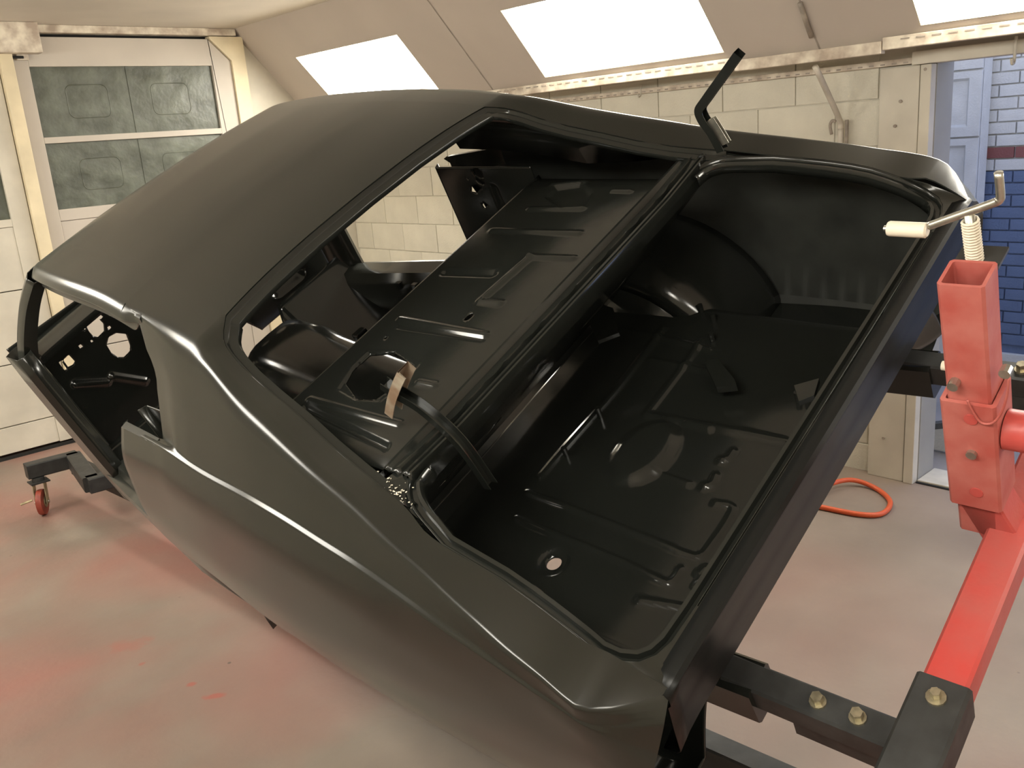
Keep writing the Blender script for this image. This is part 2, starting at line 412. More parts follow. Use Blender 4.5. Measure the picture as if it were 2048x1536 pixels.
# sloped ceilings with recessed light panels
PAN_R = [(4.505, 5.66), (2.47, 3.61), (.45, 1.587), (-1.62, -.46)]
PAN_L = [(a - .22, c - .20) for a, c in PAN_R]
SA, SB = .38, .93
dn = np.array([SL1[0] - SL0[0], SL1[1] - SL0[1]]); sl_len = np.linalg.norm(dn); nrm = np.array([-dn[1], dn[0]]) / sl_len    # outwards and up
nrm = nrm if nrm[0] > 0 else -nrm
for side in (1, -1):
    PAN = PAN_R if side > 0 else PAN_L
    def SP(s, y, h=0.):
        p = SL0 + dn * s + nrm * h; return (p[0] if side > 0 else 3.36 - p[0], y, p[1])
    b = MB(); ys = [YD + .02]
    for a, c in PAN: ys += [c, a]
    ys.append(YB)
    for i in range(0, len(ys), 2): b.add([SP(0, ys[i]), SP(1, ys[i]), SP(1, ys[i + 1]), SP(0, ys[i + 1])], [(0, 1, 2, 3)])
    for a, c in PAN:
        b.add([SP(0, c), SP(SA, c), SP(SA, a), SP(0, a)], [(0, 1, 2, 3)]); b.add([SP(SB, c), SP(1, c), SP(1, a), SP(SB, a)], [(0, 1, 2, 3)])
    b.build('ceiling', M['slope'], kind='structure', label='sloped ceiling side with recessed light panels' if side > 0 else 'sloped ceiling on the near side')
    for i, (a, c) in enumerate(PAN):
        nm = ['nearest the door wall', 'in the middle of the right slope', 'at the right edge of the picture', 'behind the camera'][i]
        t = thing('light_panel', ('bright ceiling light panel ' + nm) if side > 0 else 'glowing light panel on the near slope ' + ['closest to the door wall', 'over the car roof side', 'beside the camera', 'behind the camera'][i],
                  'light', SP(.65, (a + c) / 2), group='recessed light panels')
        org = SP(.65, (a + c) / 2)
        f = MB(org)
        q = [(SA, c), (SB, c), (SB, a), (SA, a)]
        for k in range(4):
            (s0, y0), (s1, y1) = q[k], q[(k + 1) % 4]
            f.add([SP(s0, y0), SP(s1, y1), SP(s1, y1, .07), SP(s0, y0, .07)], [(0, 1, 2, 3)])
        f.build('frame', M['lip'], t, solid=.004)
        MB(org).add([SP(s, y, .066) for s, y in q], [(0, 1, 2, 3)]).build('diffuser', M['panel'], t)
    # board joint and trowel marks on the slope
    if side > 0:
        b = MB()
        for y in (4.06, 2.02): b.add([SP(0, y + .004, -.0015), SP(1, y + .004, -.0015), SP(1, y - .004, -.0015), SP(0, y - .004, -.0015)], [(0, 1, 2, 3)])
        b.build('trim_1', M['line'], kind='structure', label='thin board joints on the sloped ceiling')
    # soffit between slope and wall
    x0, x1 = (SL1[0], XR + .05) if side > 0 else (3.36 - SL1[0], XL - .05)
    MB().box((x0, YB, SL1[1]), (x1, YD + .02, SL1[1] + .05)).build('ceiling', M['ceil'], kind='structure', label='narrow soffit behind the slotted rail' if side > 0 else 'narrow soffit on the near side')
# slotted rail along the lower edge of the slope
segs = [(YD, 4.2, 0), (4.2, 2.42, .004), (2.42, 1.74, -.008), (1.74, -2.2, .004)]
for i, (a, c, dz) in enumerate(segs):
    t = thing('slotted_rail', ['white slotted rail length by the door wall', 'white slotted rail length above the middle of the block wall', 'plain white rail length above the timber post', 'white slotted rail length above the opening'][i], 'rail', (3.70, (a + c) / 2, 1.93), group='rail lengths along the slope')
    og = (3.70, (a + c) / 2, 1.93)
    MB(og).box((3.685, c + .002, 1.915 + dz), (3.722, a - .002, 1.962 + dz), bev=.003).build('rail_body', M['trimdirty'], t)
    if i != 2:
        s = MB(og); y = c + .05
        while y < a - .05:
            s.box((3.6835, y, 1.946 + dz), (3.686, y + .035, 1.951 + dz)); y += .06
        s.build('slot_row', M['line'], t, kind='stuff')
t = thing('angle_strip', 'thin perforated strip on the block wall under the slope', 'strip', (3.98, 3.5, 1.87))
MB((3.98, 3.5, 1.87)).box((3.975, 1.74, 1.868), (3.998, YD - .01, 1.893), bev=.002).build('strip_body', M['trimdirty'], t)
s = MB((3.98, 3.5, 1.87)); y = 1.76
while y < YD - .1: s.box((3.9735, y, 1.873), (3.976, y + .02, 1.879)); y += .05
s.build('slot_row', M['line'], t, kind='stuff')
MB().box((3.95, -.75, 1.862), (4.06, 1.735, 1.915), bev=.004).build('trim_2', M['wood'], kind='structure', label='white timber lintel over the opening')
MB().box((4.0, -.75, 1.90), (4.16, 1.74, 2.1)).build('wall_lintel', M['ceil'], kind='structure', label='wall strip above the lintel')
hk = wpl(2031, 100, 0, 3.93)
MB().tube(smoothpath([(3.93, hk[1], hk[2] + .05), (3.925, hk[1], hk[2] + .0), (3.925, hk[1], hk[2] - .04), (3.905, hk[1], hk[2] - .05), (3.895, hk[1], hk[2] - .03)], 4), .006, 8).build('hook', M['wood'], smooth=True, label='small white hook hanging from the rail above the opening', cat='hook')
hk = wpl(1278, 180, 0, 3.96)
MB().tube(smoothpath([(3.98, hk[1], hk[2] + .03), (3.975, hk[1], hk[2]), (3.97, hk[1], hk[2] - .03), (3.955, hk[1], hk[2] - .035), (3.95, hk[1], hk[2] - .02)], 4), .004, 8).build('hook', M['wood'], smooth=True, label='small white hook on the block wall below the middle light', cat='hook')
# conduit
cd = thing('conduit', 'white painted conduit running down the slope onto the block wall', 'pipe', (3.98, 2.05, 1.66))
og = (3.98, 2.05, 1.66)
MB(og).tube([(3.545, 2.018, 2.13), (3.655, 2.027, 2.005)], .011, 10).build('slope_run', M['line'], cd, smooth=True)
MB(og).tube(smoothpath([(3.70, 2.032, 1.888), (3.93, 2.046, 1.68), (3.965, 2.05, 1.63), (3.968, 2.05, 1.55), (3.968, 2.05, .9)], 5), .013, 10).build('wall_run', M['pipe'], cd, smooth=True)
MB(og).tube(smoothpath([(3.96, 2.09, 1.60), (3.955, 2.095, 1.64), (3.955, 2.085, 1.66), (3.96, 2.07, 1.655)], 4), .007, 8).build('clip_hook', M['line'], cd, smooth=True)
MB(og).tube([(3.968, 2.022, 1.66), (3.968, 2.022, 1.45), (3.968, 2.022, .9)], .008, 8).build('cable', M['line'], cd, smooth=True)

# ---- back wall with the double doors
wb = MB()
wb.box((XL - .1, YD, 0), (.35, YD + .12, 2.6)); wb.box((3.235, YD, 0), (XR + .1, YD + .12, 2.6)); wb.box((.3, YD, 2.56), (3.3, YD + .12, 2.64))
wb.box((.35, YD + .09, 0), (3.235, YD + .13, 2.6))
wb.build('wall_back', M['wood'], kind='structure', label='white wall with the double doors')
def door(idx, x0, x1, panes, y, lab, cham=0.):
    t = thing('door_%d' % idx, lab, 'door', ((x0 + x1) / 2, y, 0)); t['kind'] = 'structure'; del t['category']
    og = ((x0 + x1) / 2, y, 0); pm = M['doorpaint'] if idx == 1 else M['wood']
    px0, px1 = panes[0][0], panes[0][1]
    MB(og).box((x0, y, .03), (px0, y + .05, 2.485), bev=.003).build('stile', pm, t)
    if cham: MB(og).prism([(px1, y, .03), (x1, y, .03), (x1, y, 2.34), (x1 - cham, y, 2.485), (px1, y, 2.485)], (0, .05, 0)).build('stile', pm, t)
    else: MB(og).box((px1, y, .03), (x1, y + .05, 2.485), bev=.003).build('stile', pm, t)
    zt = 2.485
    for (a, b_, z0, z1) in panes:
        MB(og).box((a, y, z1), (b_, y + .05, zt), bev=.003).build('rail', pm, t); zt = z0
        p = MB(og).box((a, y + .022, z0), (b_, y + .03, z1)).build('pane', M['pane'], t)
        for cx in (.27, .73):      # pressed squares in the film
            X0 = a + (b_ - a) * (cx - .11); X1 = a + (b_ - a) * (cx + .11); zm = (z0 + z1) / 2; hz = (z1 - z0) * .24
            q = MB(og).tube([(c_[0], y + .0225, c_[1]) for c_ in rrect(X0, zm - hz, X1, zm + hz, .04)], .003, 6, closed=True).build('embossed_square', M['pane'], p, smooth=True)
        MB(og).box(((a + b_) / 2 - .004, y + .018, z0), ((a + b_) / 2 + .004, y + .023, z1)).build('film_seam', M['pane'], p)
    MB(og).box((px0, y, 1.40), (px1, y + .05, zt), bev=.003).build('rail', pm, t)
    zb = 1.398
    for z in (1.02, .58, .20, .03):
        MB(og).box((px0, y + .006, z + .004), (px1, y + .045, zb), bev=.003).build('plank', pm, t); zb = z - .002
    return t
door(1, 1.745, 3.13, [(1.83, 2.99, 1.905, 2.315), (1.83, 2.99, 1.47, 1.868)], YD - .03, 'right hand door leaf with two grey green film panes', cham=.145)
door(2, .36, 1.655, [(.48, 1.55, 1.905, 2.315), (.48, 1.55, 1.445, 1.868)], YD - .05, 'left hand door leaf, its pane edge at the picture border')
MB().box((1.66, YD - .085, 0), (1.735, YD + .02, 2.44), bev=.004).build('trim_3', M['wood_cream'], kind='structure', label='cream vertical post between the two door leaves')
MB().box((.3, YD - .07, 2.505), (3.18, YD + .03, 2.549), bev=.003).build('trim_4', M['trimdirty'], kind='structure', label='chipped white head board above the doors')
MB().box((1.50, YD - .16, 2.38), (1.885, YD - .071, 2.549), bev=.004).build('trim_5', M['trimdirty'], kind='structure', label='chipped white block over the door post')
MB().prism([(3.132, YD - .05, 0), (3.235, YD - .05, 0), (3.235, YD - .05, 2.50), (2.99, YD - .05, 2.50), (2.99, YD - .05, 2.487), (3.132, YD - .05, 2.345)], (0, .06, 0)).build('trim_6', M['wood_cream'], kind='structure', label='cream door jamb with chamfered corner')
MB().box((1.745, YD + .03, 2.40), (3.1, YD + .05, 2.56)).build('trim_7', M['dark'], kind='structure', label='dark board standing in for the darkness over the right door leaf')  # near-black board added behind the gap; its colour stands in for darkness
t = thing('door_bolt', 'small steel bolt at the top of the right door leaf', 'bolt', (1.79, YD - .05, 2.36))
MB((1.79, YD - .05, 2.36)).box((1.765, YD - .055, 2.35), (1.83, YD - .031, 2.385), bev=.003).build('bolt_plate', M['trimdirty'], t)
MB((1.79, YD - .05, 2.36)).cyl((1.73, YD - .06, 2.365), (1.80, YD - .06, 2.365), .008, 8).build('bolt_rod', M['dark'], t)
MB().box((XL, YD - .055, 0), (3.99, YD - .0501, .022)).build('dark_strip_back', M['dark'], kind='structure', label='dark strip along the foot of the door wall')  # thin solid strip in a flat dark colour along the wall foot
# left and rear walls close the shop behind the camera
MB().box((XL - .12, YB, 0), (XL, YD + .1, 2.0)).build('wall_left', M['wall'], kind='structure', label='painted wall on the near side')
MB().box((XL - .1, YB - .12, 0), (XR + .15, YB, 2.65)).build('wall_front', M['wall'], kind='structure', label='painted wall behind the camera')

# ---- the yard beyond the opening
MB().box((XR + .021, -3, -.13), (7.4, 4.2, -.006)).build('floor', M['outfloor'], kind='structure', label='grey concrete beyond the opening')
MB().box((4.0, -.75, -.005), (4.19, 1.65, .012), bev=.003).build('trim_8', M['mortar'], kind='structure', label='pale threshold slab of the opening')
MB().box((3.984, -.75, -.002), (3.9995, 1.65, .005)).build('trim_9', M['dark'], kind='structure', label='dark joint along the threshold')
XW = 6.2
wo = thing('wall_outer', 'brick wall painted white above and blue below with a red band', 'wall', (XW, 2, 0)); wo['kind'] = 'structure'; del wo['category']
MB((XW, 2, 0)).box((XW + .01, -.5, 0), (XW + .2, 4, 3.0)).build('mortar_bed', M['white_brick'], wo)
zr1 = wpl(2000, 316, 0, XW)[2]; CH = .074
MB((XW, 2, 0)).box((XW + .004, -.4, 0), (XW + .011, 3.9, zr1 - CH - .004)).build('blue_bed', M['blue_brick'], wo)
bm_f = {}
def brick(l, m):
    k = (round(l, 3), m)
    if k not in bm_f:
        b = MB().box((0, 0, 0), (.02, l - .009, CH - .009), bev=.002); me = b.mesh('brick'); me.materials.append(M[m]); bm_f[k] = me
    return bm_f[k]
for k in range(-18, 14):
    z0 = zr1 + k * CH
    if z0 < .09: continue
    m = 'red_brick' if k == 0 else ('blue_brick' if k < -1 else 'white_brick')
    y = 1.05 + (0 if k % 2 else .112)
    while y < 2.3:
        o = link('brick', brick(.225, m), None, wo); o.location = (-.01 + random.uniform(-.0025, .0025), y - 2, z0); y += .225
MB((XW, 2, 0)).box((XW - .03, .8, 0), (XW + .01, 2.3, .10), bev=.004).build('plinth', M['white_brick'], wo)
# panelled white column standing before the brick wall
XCO = 6.0
ya, yb_ = wpl(1962, 200, 0, XCO)[1], wpl(1880, 200, 0, XCO)[1]
pc = thing('panelled_column', 'white panelled column in front of the painted brick wall', 'column', (XCO, (ya + yb_) / 2, 0))
og = (XCO, (ya + yb_) / 2, 0)
z_a = wpl(1930, 143, 0, XCO)[2]; z_b = wpl(1930, 277, 0, XCO)[2]; hh = z_a - z_b
MB(og).box((XCO + .015, ya, 0), (XCO + .15, yb_, 3.0)).build('column_core', M['white_brick'], pc)
z1 = z_a + hh
while z1 > .1:
    z0 = max(.0, z1 - hh)
    P = [(ya, z0 + .012), (yb_, z0 + .012), (yb_, z1), (ya, z1)]; I = [(ya + .07, z0 + .07), (yb_ - .03, z0 + .07), (yb_ - .03, z1 - .04), (ya + .07, z1 - .04)]
    if z0 > 0 or z1 > .2:
        b = MB(og); vs = [(XCO - .01, *p) for p in P] + [(XCO - .01, *p) for p in I] + [(XCO + .012, p[0] + (.015 if j in (0, 3) else -.015), p[1] + (.015 if j < 2 else -.015)) for j, p in enumerate(I)] + [(XCO + .02, *p) for p in P]
        fs = [(i, (i + 1) % 4, 4 + (i + 1) % 4, 4 + i) for i in range(4)] + [(4 + i, 4 + (i + 1) % 4, 8 + (i + 1) % 4, 8 + i) for i in range(4)] + [(8, 9, 10, 11)] + [(i, 12 + i, 12 + (i + 1) % 4, (i + 1) % 4) for i in range(4)]
        b.add(vs, fs).build('panel', M['white_brick'], pc)
    z1 -= hh
MB().box((4.19, 2.42, 0), (XW + .1, 2.55, 3.0)).build('wall_side', M['white_brick'], kind='structure', label='white wall beside the yard')
pa, pb = wpl(1858, 852, 2, .18), wpl(1950, 842, 2, .18)
MB().bar(pa, pb, .03, .035).build('steel_bar', M['mark'], label='dark steel bar lying low beyond the opening', cat='bar')
pa, pb = wpl(1850, 858, 2, .10), wpl(1962, 895, 2, .10)
MB().bar((pa[0], pa[1], .075), (pb[0] + .1, pb[1] - .1, .075), .02, .15).build('kick_board', M['white_brick'], label='pale low kick board beyond the opening', cat='board')

# ---- hose
hp = [wpl(u, v, 2, .012) for u, v in ((1560, 1030), (1600, 1010), (1645, 983), (1700, 968), (1750, 976), (1780, 1003), (1765, 1027), (1720, 1029), (1640, 1014), (1570, 1000), (1520, 985))]
MB().tube(smoothpath([(p[0], p[1], .0125 + (.02 if i in (2, 3) else 0)) for i, p in enumerate(hp)], 8), .0115, 10).build('air_hose', M['hose'], smooth=True, label='orange air hose looped on the floor under the car tail', cat='hose')

# ================================================================== the car body shell (all in car coordinates: x right, y forward, z up)
CAR = thing('car_body_shell', 'black primered coupe body shell tilted on a rotisserie', 'car body', mw=CARM)
fA = pchip([-1.005, -.95, -.893, -.828, -.752, -.694, -.619, -.525, -.424, -.329, -.205, -.104, .039, .204, .36, .55, .75, 1.05, 1.30, 1.36],
           [(-.80, .755), (-.832, .805), (-.85, .845), (-.841, .871), (-.832, .890), (-.822, .908), (-.808, .929), (-.787, .958), (-.769, .984), (-.746, 1.014), (-.726, 1.054), (-.708, 1.087), (-.682, 1.138), (-.640, 1.203), (-.62, 1.238), (-.597, 1.262), (-.575, 1.281), (-.555, 1.29), (-.525, 1.287), (-.51, 1.283)])
fE = pchip([-.84, -.765, -.665, -.48, -.415, -.31, -.19, -.03, .10, .18, .225, .25],
           [(-.745, .852), (-.738, .887), (-.727, .914), (-.712, .945), (-.69, .968), (-.67, .99), (-.65, 1.02), (-.62, 1.08), (-.60, 1.125), (-.583, 1.168), (-.560, 1.196), (fA(.25)[0] + .119, fA(.25)[1] + .025 * (1 - ((fA(.25)[0] + .119) / fA(.25)[0])**2))])
fB = pchip([-.985, -.89, -.80, -.69, -.57, -.48, -.35, -.26, -.13, .03, .22, .40, .52, .75],
           [(-.845, .72), (-.858, .815), (-.856, .843), (-.850, .868), (-.842, .889), (-.834, .905), (-.826, .932), (-.822, .946), (-.815, .964), (-.806, .972), (-.795, .970), (-.777, .972), (-.764, .963), (-.745, .945)])
fW = pchip([-.985, -.7, -.4, -.1, .2, .5, .75], [-.865, -.897, -.907, -.907, -.893, -.867, -.846])
def crown(y): return np.interp(y, [.24, .6, 1.0, 1.40], [.025, .042, .038, .016])
def roofz(x, y):
    a = fA(y); return a[1] + crown(y) * (1 - (x / a[0])**2)
def lo_z(y):
    base = .36; r2 = .40**2 - (y - .02)**2
    return max(base, .09 + math.sqrt(r2)) if r2 > 0 else base
def side_ctrl(y):
    bx, bz = fB(y); w = fW(y); lz = lo_z(y)
    return [(w + .5 * (bx - w), bz - .07), (w + .002, .70), (w + .001, .585), (w + .014, .50 + max(0, lz - .47)), (w + .05, lz)]
def section(y, roofside=False):
    """outer skin at station y from the window or roof edge over the shoulder to the sill"""
    ax, az = fA(y); bx, bz = fB(min(y, .75))
    if y <= .25 and not roofside: ex, ez = fE(max(y, -.84))
    else: ex = ax + .119; ez = roofz(ex, y)
    k = np.interp(y, [-.8, -.3, .1, .6], [0, .5, 1, 1])
    d = np.interp(y, [-.89, -.75, -.55, -.35, -.1, .2, .6], [.003, .006, .012, .013, .013, .013, .012])
    mx = bx + d; mz = bz + d * np.interp(y, [-.7, -.45, .6], [.5, .27, .27])
    mx = max(mx, bx + 1e-3) if mx < ax else ax - .004
    c = [(ex, ez), (ax, az), (ax + .45 * (mx - ax), az + .45 * (mz - az) + .003 * k), (mx, mz), (bx, bz)] + side_ctrl(y)
    cuts = [np.interp(y, [-.9, -.7, -.55, -.3, 0, .3], [.012, .016, .045, .05, .045, .04]) if y < .3 else np.interp(y, [.3, .6], [.04, .0176]), .05, .004, .004, .05, .05, .05, .03]
    return rounded(c, cuts, 5)
NSEC = len(section(0)); IB = 1 + 5 * 4       # first index after the B corner start
def cp_shift(y0, j, w):
    """slant of the C pillar front edge: rows between the roof rail and the belt"""
    t = j / (IB - 5)
    return w * (-.13 * math.sin(math.pi * min(1, max(0, (t - .12) / .86)))**1.2) if t < 1 else 0
def quarter():
    b = MB(); G = []
    ys = [(.60 - .02 * i, True) for i in range(18)] + [(.25, True), (.25, False)] + [(.235 - .015 * i, False) for i in range(8)] + [(.11 - .02 * i, False) for i in range(51)] + [(-.895, False)]
    for i, (y, rs) in enumerate(ys):
        if i and not rs and ys[i - 1][1]: b.grid(G); G = []
        s = section(y, rs); w = max(0, 1 - (.60 - y) / .30)
        row = []
        for j, p in enumerate(s):
            yy = y + cp_shift(y, j, w)
            row.append((p[0], yy, p[1]))
        G.append(row)
    b.grid(G)
    # front of the quarter below the belt, up to the door jamb
    G = []
    for y in [.60 + .025 * i for i in range(7)]:
        s = section(y); G.append([(p[0], y, p[1]) for p in s[IB - 2:]])
    b.grid(G)
    lowe = [(section(y)[-1][0], y, section(y)[-1][1]) for y in [.75 - .03 * i for i in range(55)]]
    b.grid([lowe, [(p[0] + .03, p[1], p[2] - .04) for p in lowe], [(p[0] + .10, p[1], p[2] - .06) for p in lowe]])
    # jamb return
    s = section(.75)[IB - 2:]; b.grid([[(p[0], .75, p[1]) for p in s], [(p[0] + .012, .765, p[1]) for p in s], [(p[0] + .03, .765, p[1]) for p in s]])
    # belt return into the quarter window slot
    b.grid([[(section(y)[IB - 2][0], y, section(y)[IB - 2][1]) for y in (.50, .56, .62, .69, .75)], [(section(y)[IB - 2][0] + .02, y, section(y)[IB - 2][1] + .004) for y in (.50, .56, .62, .69, .75)], [(section(y)[IB - 2][0] + .024, y, section(y)[IB - 2][1] - .06) for y in (.50, .56, .62, .69, .75)]])
    # tail: deck and side running out to the tail edge
    s0 = section(-.895); G = [[(p[0], -.895, p[1]) for p in s0]]
    ye = lambda z: np.interp(z, [.36, .55, .70, .80], [-.935, -.97, -.995, -1.0])
    for t in (.2, .45, .72, 1.0):
        row = []
        for j, p in enumerate(s0):
            a = j / (NSEC - 1)
            if j <= IB:          # deck: falls to the tail edge
                q = j / IB
                ex, ey, ez = (-.735 - .07 * q - .03 * max(0, q - .5), -.992 - .012 * q + .02 * max(0, q - .6), .795 - .045 * q - .06 * max(0, q - .55))
                zz = p[1] + (ez - p[1]) * t**1.25
                row.append((p[0] + (ex - p[0]) * t**1.6, -.895 + (ey + .895) * t, zz))
            else:
                q = (j - IB) / (NSEC - 1 - IB); z1 = .715 + (p[1] - p[1]) ; zt = .708 - (.708 - .36) * q
                ex = -.838 - .025 * math.sin(math.pi * min(1, q * 1.2)) ; ey = -.992 + .05 * q
                row.append((p[0] + (ex - p[0]) * t**1.5, -.895 + (ey + .895) * t, p[1] + (zt - p[1]) * t))
        G.append(row)
    b.grid(G)
    last = G[-1]
    b.grid([last, [(p[0] + .05, p[1] + .05, p[2] - .02) for p in last]])
    # deck corner between the trunk corner and the tail edge, running to the middle
    inner = [(-.745, -.84, .852), (-.747, -.868, .835), (-.740, -.90, .822), (-.722, -.93, .813), (-.695, -.948, .808), (-.66, -.957, .806), (-.58, -.960, .805)]
    outer = [(-.7452, -.8402, .852), (-.747, -.895, .835), (-.738, -.955, .815), (-.735, -.992, .795), (-.71, -.993, .797), (-.67, -.992, .799), (-.58, -.990, .80)]
    b.grid([inner, [tuple((np.array(p) + np.array(q)) / 2) for p, q in zip(inner, outer)], outer])
    return b
def mirrored(b):
    c = MB(); c.v = [(-x, y, z) for x, y, z in b.v]; c.f = [f[::-1] for f in b.f]; return c
Q = quarter()
def orient(o, probe, direction):
    """flip the mesh so that the face nearest probe looks along direction"""
    me = o.data; pr = Vector(probe); best = min(me.polygons, key=lambda p: (p.center - pr).length)
    if best.normal.dot(Vector(direction)) < 0: me.flip_normals()
    return o
ql = Q.build('quarter_panel', M['satin'], CAR, weld=.0012, angle=50, solid=.0, label='near side quarter panel with long bright shoulder creases'); orient(ql, (-.9, -.1, .64), (-1, 0, 0))
qr = mirrored(Q).build('quarter_panel', M['satin'], CAR, weld=.0012, angle=50, solid=.0, label='far side quarter panel'); orient(qr, (.9, -.1, .64), (1, 0, 0))
for o in (ql, qr):
    o.data.materials.append(M['haze_lift'])
    md = o.modifiers.new('thickness', 'SOLIDIFY'); md.thickness = .003; md.offset = -1; md.material_offset = 1; md.use_rim = False
# roof
b = MB(); G = []
nx = 36
for i in range(41):
    t = i / 40; row = []
    for j in range(nx + 1):
        u = -1 + 2 * j / nx
        yr = .270 - .020 * abs(u)**3.5; yf = 1.385 - .05 * abs(u)**4
        y = yr + (yf - yr) * t
        ax = -fA(min(y, 1.36))[0]
        edge = .119
        x = u * (ax - edge)
        z = roofz(x, min(y, 1.36)) - max(0, y - 1.25)**2 * .9
        row.append((x, y, z))
    G.append(row)
b.grid(G)
fr = G[-1]; b.grid([fr, [(p[0], p[1] + .008, p[2] - .008) for p in fr], [(p[0] * .99, p[1] + .008, p[2] - .035) for p in fr]])
for sgn in (-1, 1):      # rails: from the roof edge over the gutter to the door opening
    G = []
    for i in range(33):
        y = .60 + (1.34 - .60) * i / 32; k = 1
        ax, az = fA(min(y, 1.36)); ex = ax + .119; dz = max(0, y - 1.25)**2 * .9
        c = rounded([(ex, roofz(ex, min(y, 1.36)) - dz), (ax, az - dz), (ax - .026, az - .026 - dz), (ax - .022, az - .034 - dz), (ax - .004, az - .036 - dz), (ax - .016, az - .068 - dz), (ax + .03, az - .075 - dz)], [.03, .006, .004, .004, .006], 4)
        G.append([(-sgn * p[0], y, p[1]) for p in c])
    b.grid(G)
    D = []
    for i in range(9):       # the gutter dies away into the C pillar
        k = i / 8; k = k * k * (3 - 2 * k); y = .50 + .10 * i / 8; ax, az = fA(y)
        c = rounded([(ax + .10, roofz(ax + .10, y)), (ax, az), (ax - .026, az - .026), (ax - .022, az - .034), (ax - .004, az - .036), (ax - .016, az - .068), (ax + .03, az - .075)], [.03, .006, .004, .004, .006], 4); head = [np.array(p) - [0, .0015] for p in c[:4]]; c = c[4:]
        a0 = np.array(c[0]) + [.006, -.012]
        D.append([(-sgn * p[0], y, p[1]) for p in head] + [(-sgn * (a0 + (p - a0) * k)[0], y, (a0 + (p - a0) * k)[1]) for p in c])
    b.grid(D)
rf = b.build('roof_panel', M['satin'], CAR, weld=.0012, angle=45, label='smooth black roof skin'); orient(rf, (0, .8, 1.32), (0, 0, 1))
rf.data.materials.append(M['haze_lift'])
md = rf.modifiers.new('thickness', 'SOLIDIFY'); md.thickness = .003; md.offset = -1; md.material_offset = 1; md.use_rim = False
# rear window channel: a stepped flange running round the opening
def sweep(path, prof, closed=False, inward=None):
    """prof: (offset towards inside, up); the inside direction given per point"""
    G = []
    for p, d in zip(path, inward):
        G.append([(p[0] + d[0] * a, p[1] + d[1] * a, p[2] + d[2] * a + h) for a, h in prof])
    if closed: G.append(G[0])
    return G
lp = [(fE(y)[0], y, fE(y)[1]) for y in (-.40, -.33, -.25, -.15, -.05, .05, .13, .18)]
ytop = lambda x: .270 - .020 * min(1, abs(x) / .515)**3.5
top = [(x, ytop(x), roofz(x, ytop(x))) for x in (-.49, -.46, -.42, -.36, -.2, 0, .2, .36, .42, .46, .49)]
cl = [np.array((fE(y)[0], y, fE(y)[1])) for y in (.18, .195, .21, .222, .232, .24, .246, .25)] + [np.array(top[0])]
path = lp[:-1] + [tuple(p) for p in cl] + top[1:-1] + [(-p[0], p[1], p[2]) for p in reversed([tuple(q) for q in cl])] + [(-p[0], p[1], p[2]) for p in reversed(lp[:-1])]
cen = np.array([0, -.12, 1.07]); inw = []
for i, p in enumerate(path):
    a = np.array(path[max(i - 1, 0)]); c = np.array(path[min(i + 1, len(path) - 1)]); tg = c - a
    n = np.array([tg[1], -tg[0], 0]); n /= max(np.linalg.norm(n), 1e-6)
    if n @ (cen - np.array(p)) < 0: n = -n
    n[2] = -.35 * abs(n[1]); inw.append(n)
b = MB().grid(sweep(path, [(.0, -.0015), (.004, -.004), (.007, -.014), (.026, -.018), (.028, -.030)], inward=inw))
b.build('window_channel', M['gloss'], CAR, angle=35, solid=.0015, label='stepped black flange around the rear window opening')
# rain gutter around the trunk opening
tl = [(fE(y)[0], y, fE(y)[1]) for y in (-.47, -.52, -.58, -.665, -.72, -.765, -.80, -.84)]
tl[0] = (-.70, -.47, .946)
cnr = [(-.747, -.868, .835), (-.740, -.90, .822), (-.722, -.93, .813), (-.695, -.948, .808), (-.66, -.957, .806), (-.58, -.960, .805), (-.4, -.961, .806), (-.2, -.962, .807), (0, -.962, .807)]
fcl = smoothpath([(-.575, -.338, .962), (-.625, -.35, .964), (-.662, -.385, .962), (-.684, -.425, .955), tl[0]], 4)
hl = [tuple(p) for p in fcl[:-1]] + tl + cnr
hp_ = [np.array(p) for p in hl]
full = [tuple(p) for p in hp_] + [(-p[0], p[1], p[2]) for p in reversed(hp_[:-1])]
cen = np.array([0, -.66, .88]); inw = []
for i, p in enumerate(full):
    a = np.array(full[max(i - 1, 0)]); c = np.array(full[min(i + 1, len(full) - 1)]); tg = c - a
    n = np.array([tg[1], -tg[0], 0]); n /= max(np.linalg.norm(n), 1e-6)
    if n @ (cen - np.array(p)) < 0: n = -n
    inw.append(n)
b = MB().grid(sweep(full, [(.0, -.0015), (.004, -.005), (.007, -.016), (.018, -.017), (.021, -.006), (.027, -.005), (.030, -.012), (.031, -.035)], inward=inw))
b.build('trunk_gutter', M['gloss'], CAR, angle=35, solid=.0015, label='ribbed black rain gutter lip around the trunk opening')
# tail panel
b = MB(); xs = np.linspace(-.75, .75, 41)
prof = [(-.962, .8055), (-.990, .801), (-.997, .794), (-.996, .784), (-.987, .772), (-.978, .70), (-.970, .625), (-.960, .612), (-.93, .605)]
b.grid([[(x, y - .004 * (1 - (x / .8)**2), z - (.03 * max(0, (abs(x) - .7) / .1) if i > 2 else .012 * max(0, (abs(x) - .7) / .1))) for x in xs] for i, (y, z) in enumerate(prof) if True])
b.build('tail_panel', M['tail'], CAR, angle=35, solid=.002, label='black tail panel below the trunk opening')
for sx in (-1, 1):
    b = MB()
    b.bar((sx * .50, -.45, .40), (sx * .50, -.97, .43), .085, .10, bev=.008); b.build('frame_rail', M['gloss'], CAR)

# what is left of the panel at the corners between window and trunk
for sx in (-1, 1):
    P = [(-.672, -.30, .972), (-.686, -.40, .964), (-.695, -.46, .944), (-.676, -.415, .950), (-.645, -.36, .958), (-.60, -.345, .960), (-.585, -.30, .957)]
    MB().prism([(-sx * p[0], p[1], p[2]) for p in P], (0, 0, -.006)).build('corner_plate', M['gloss'], CAR)
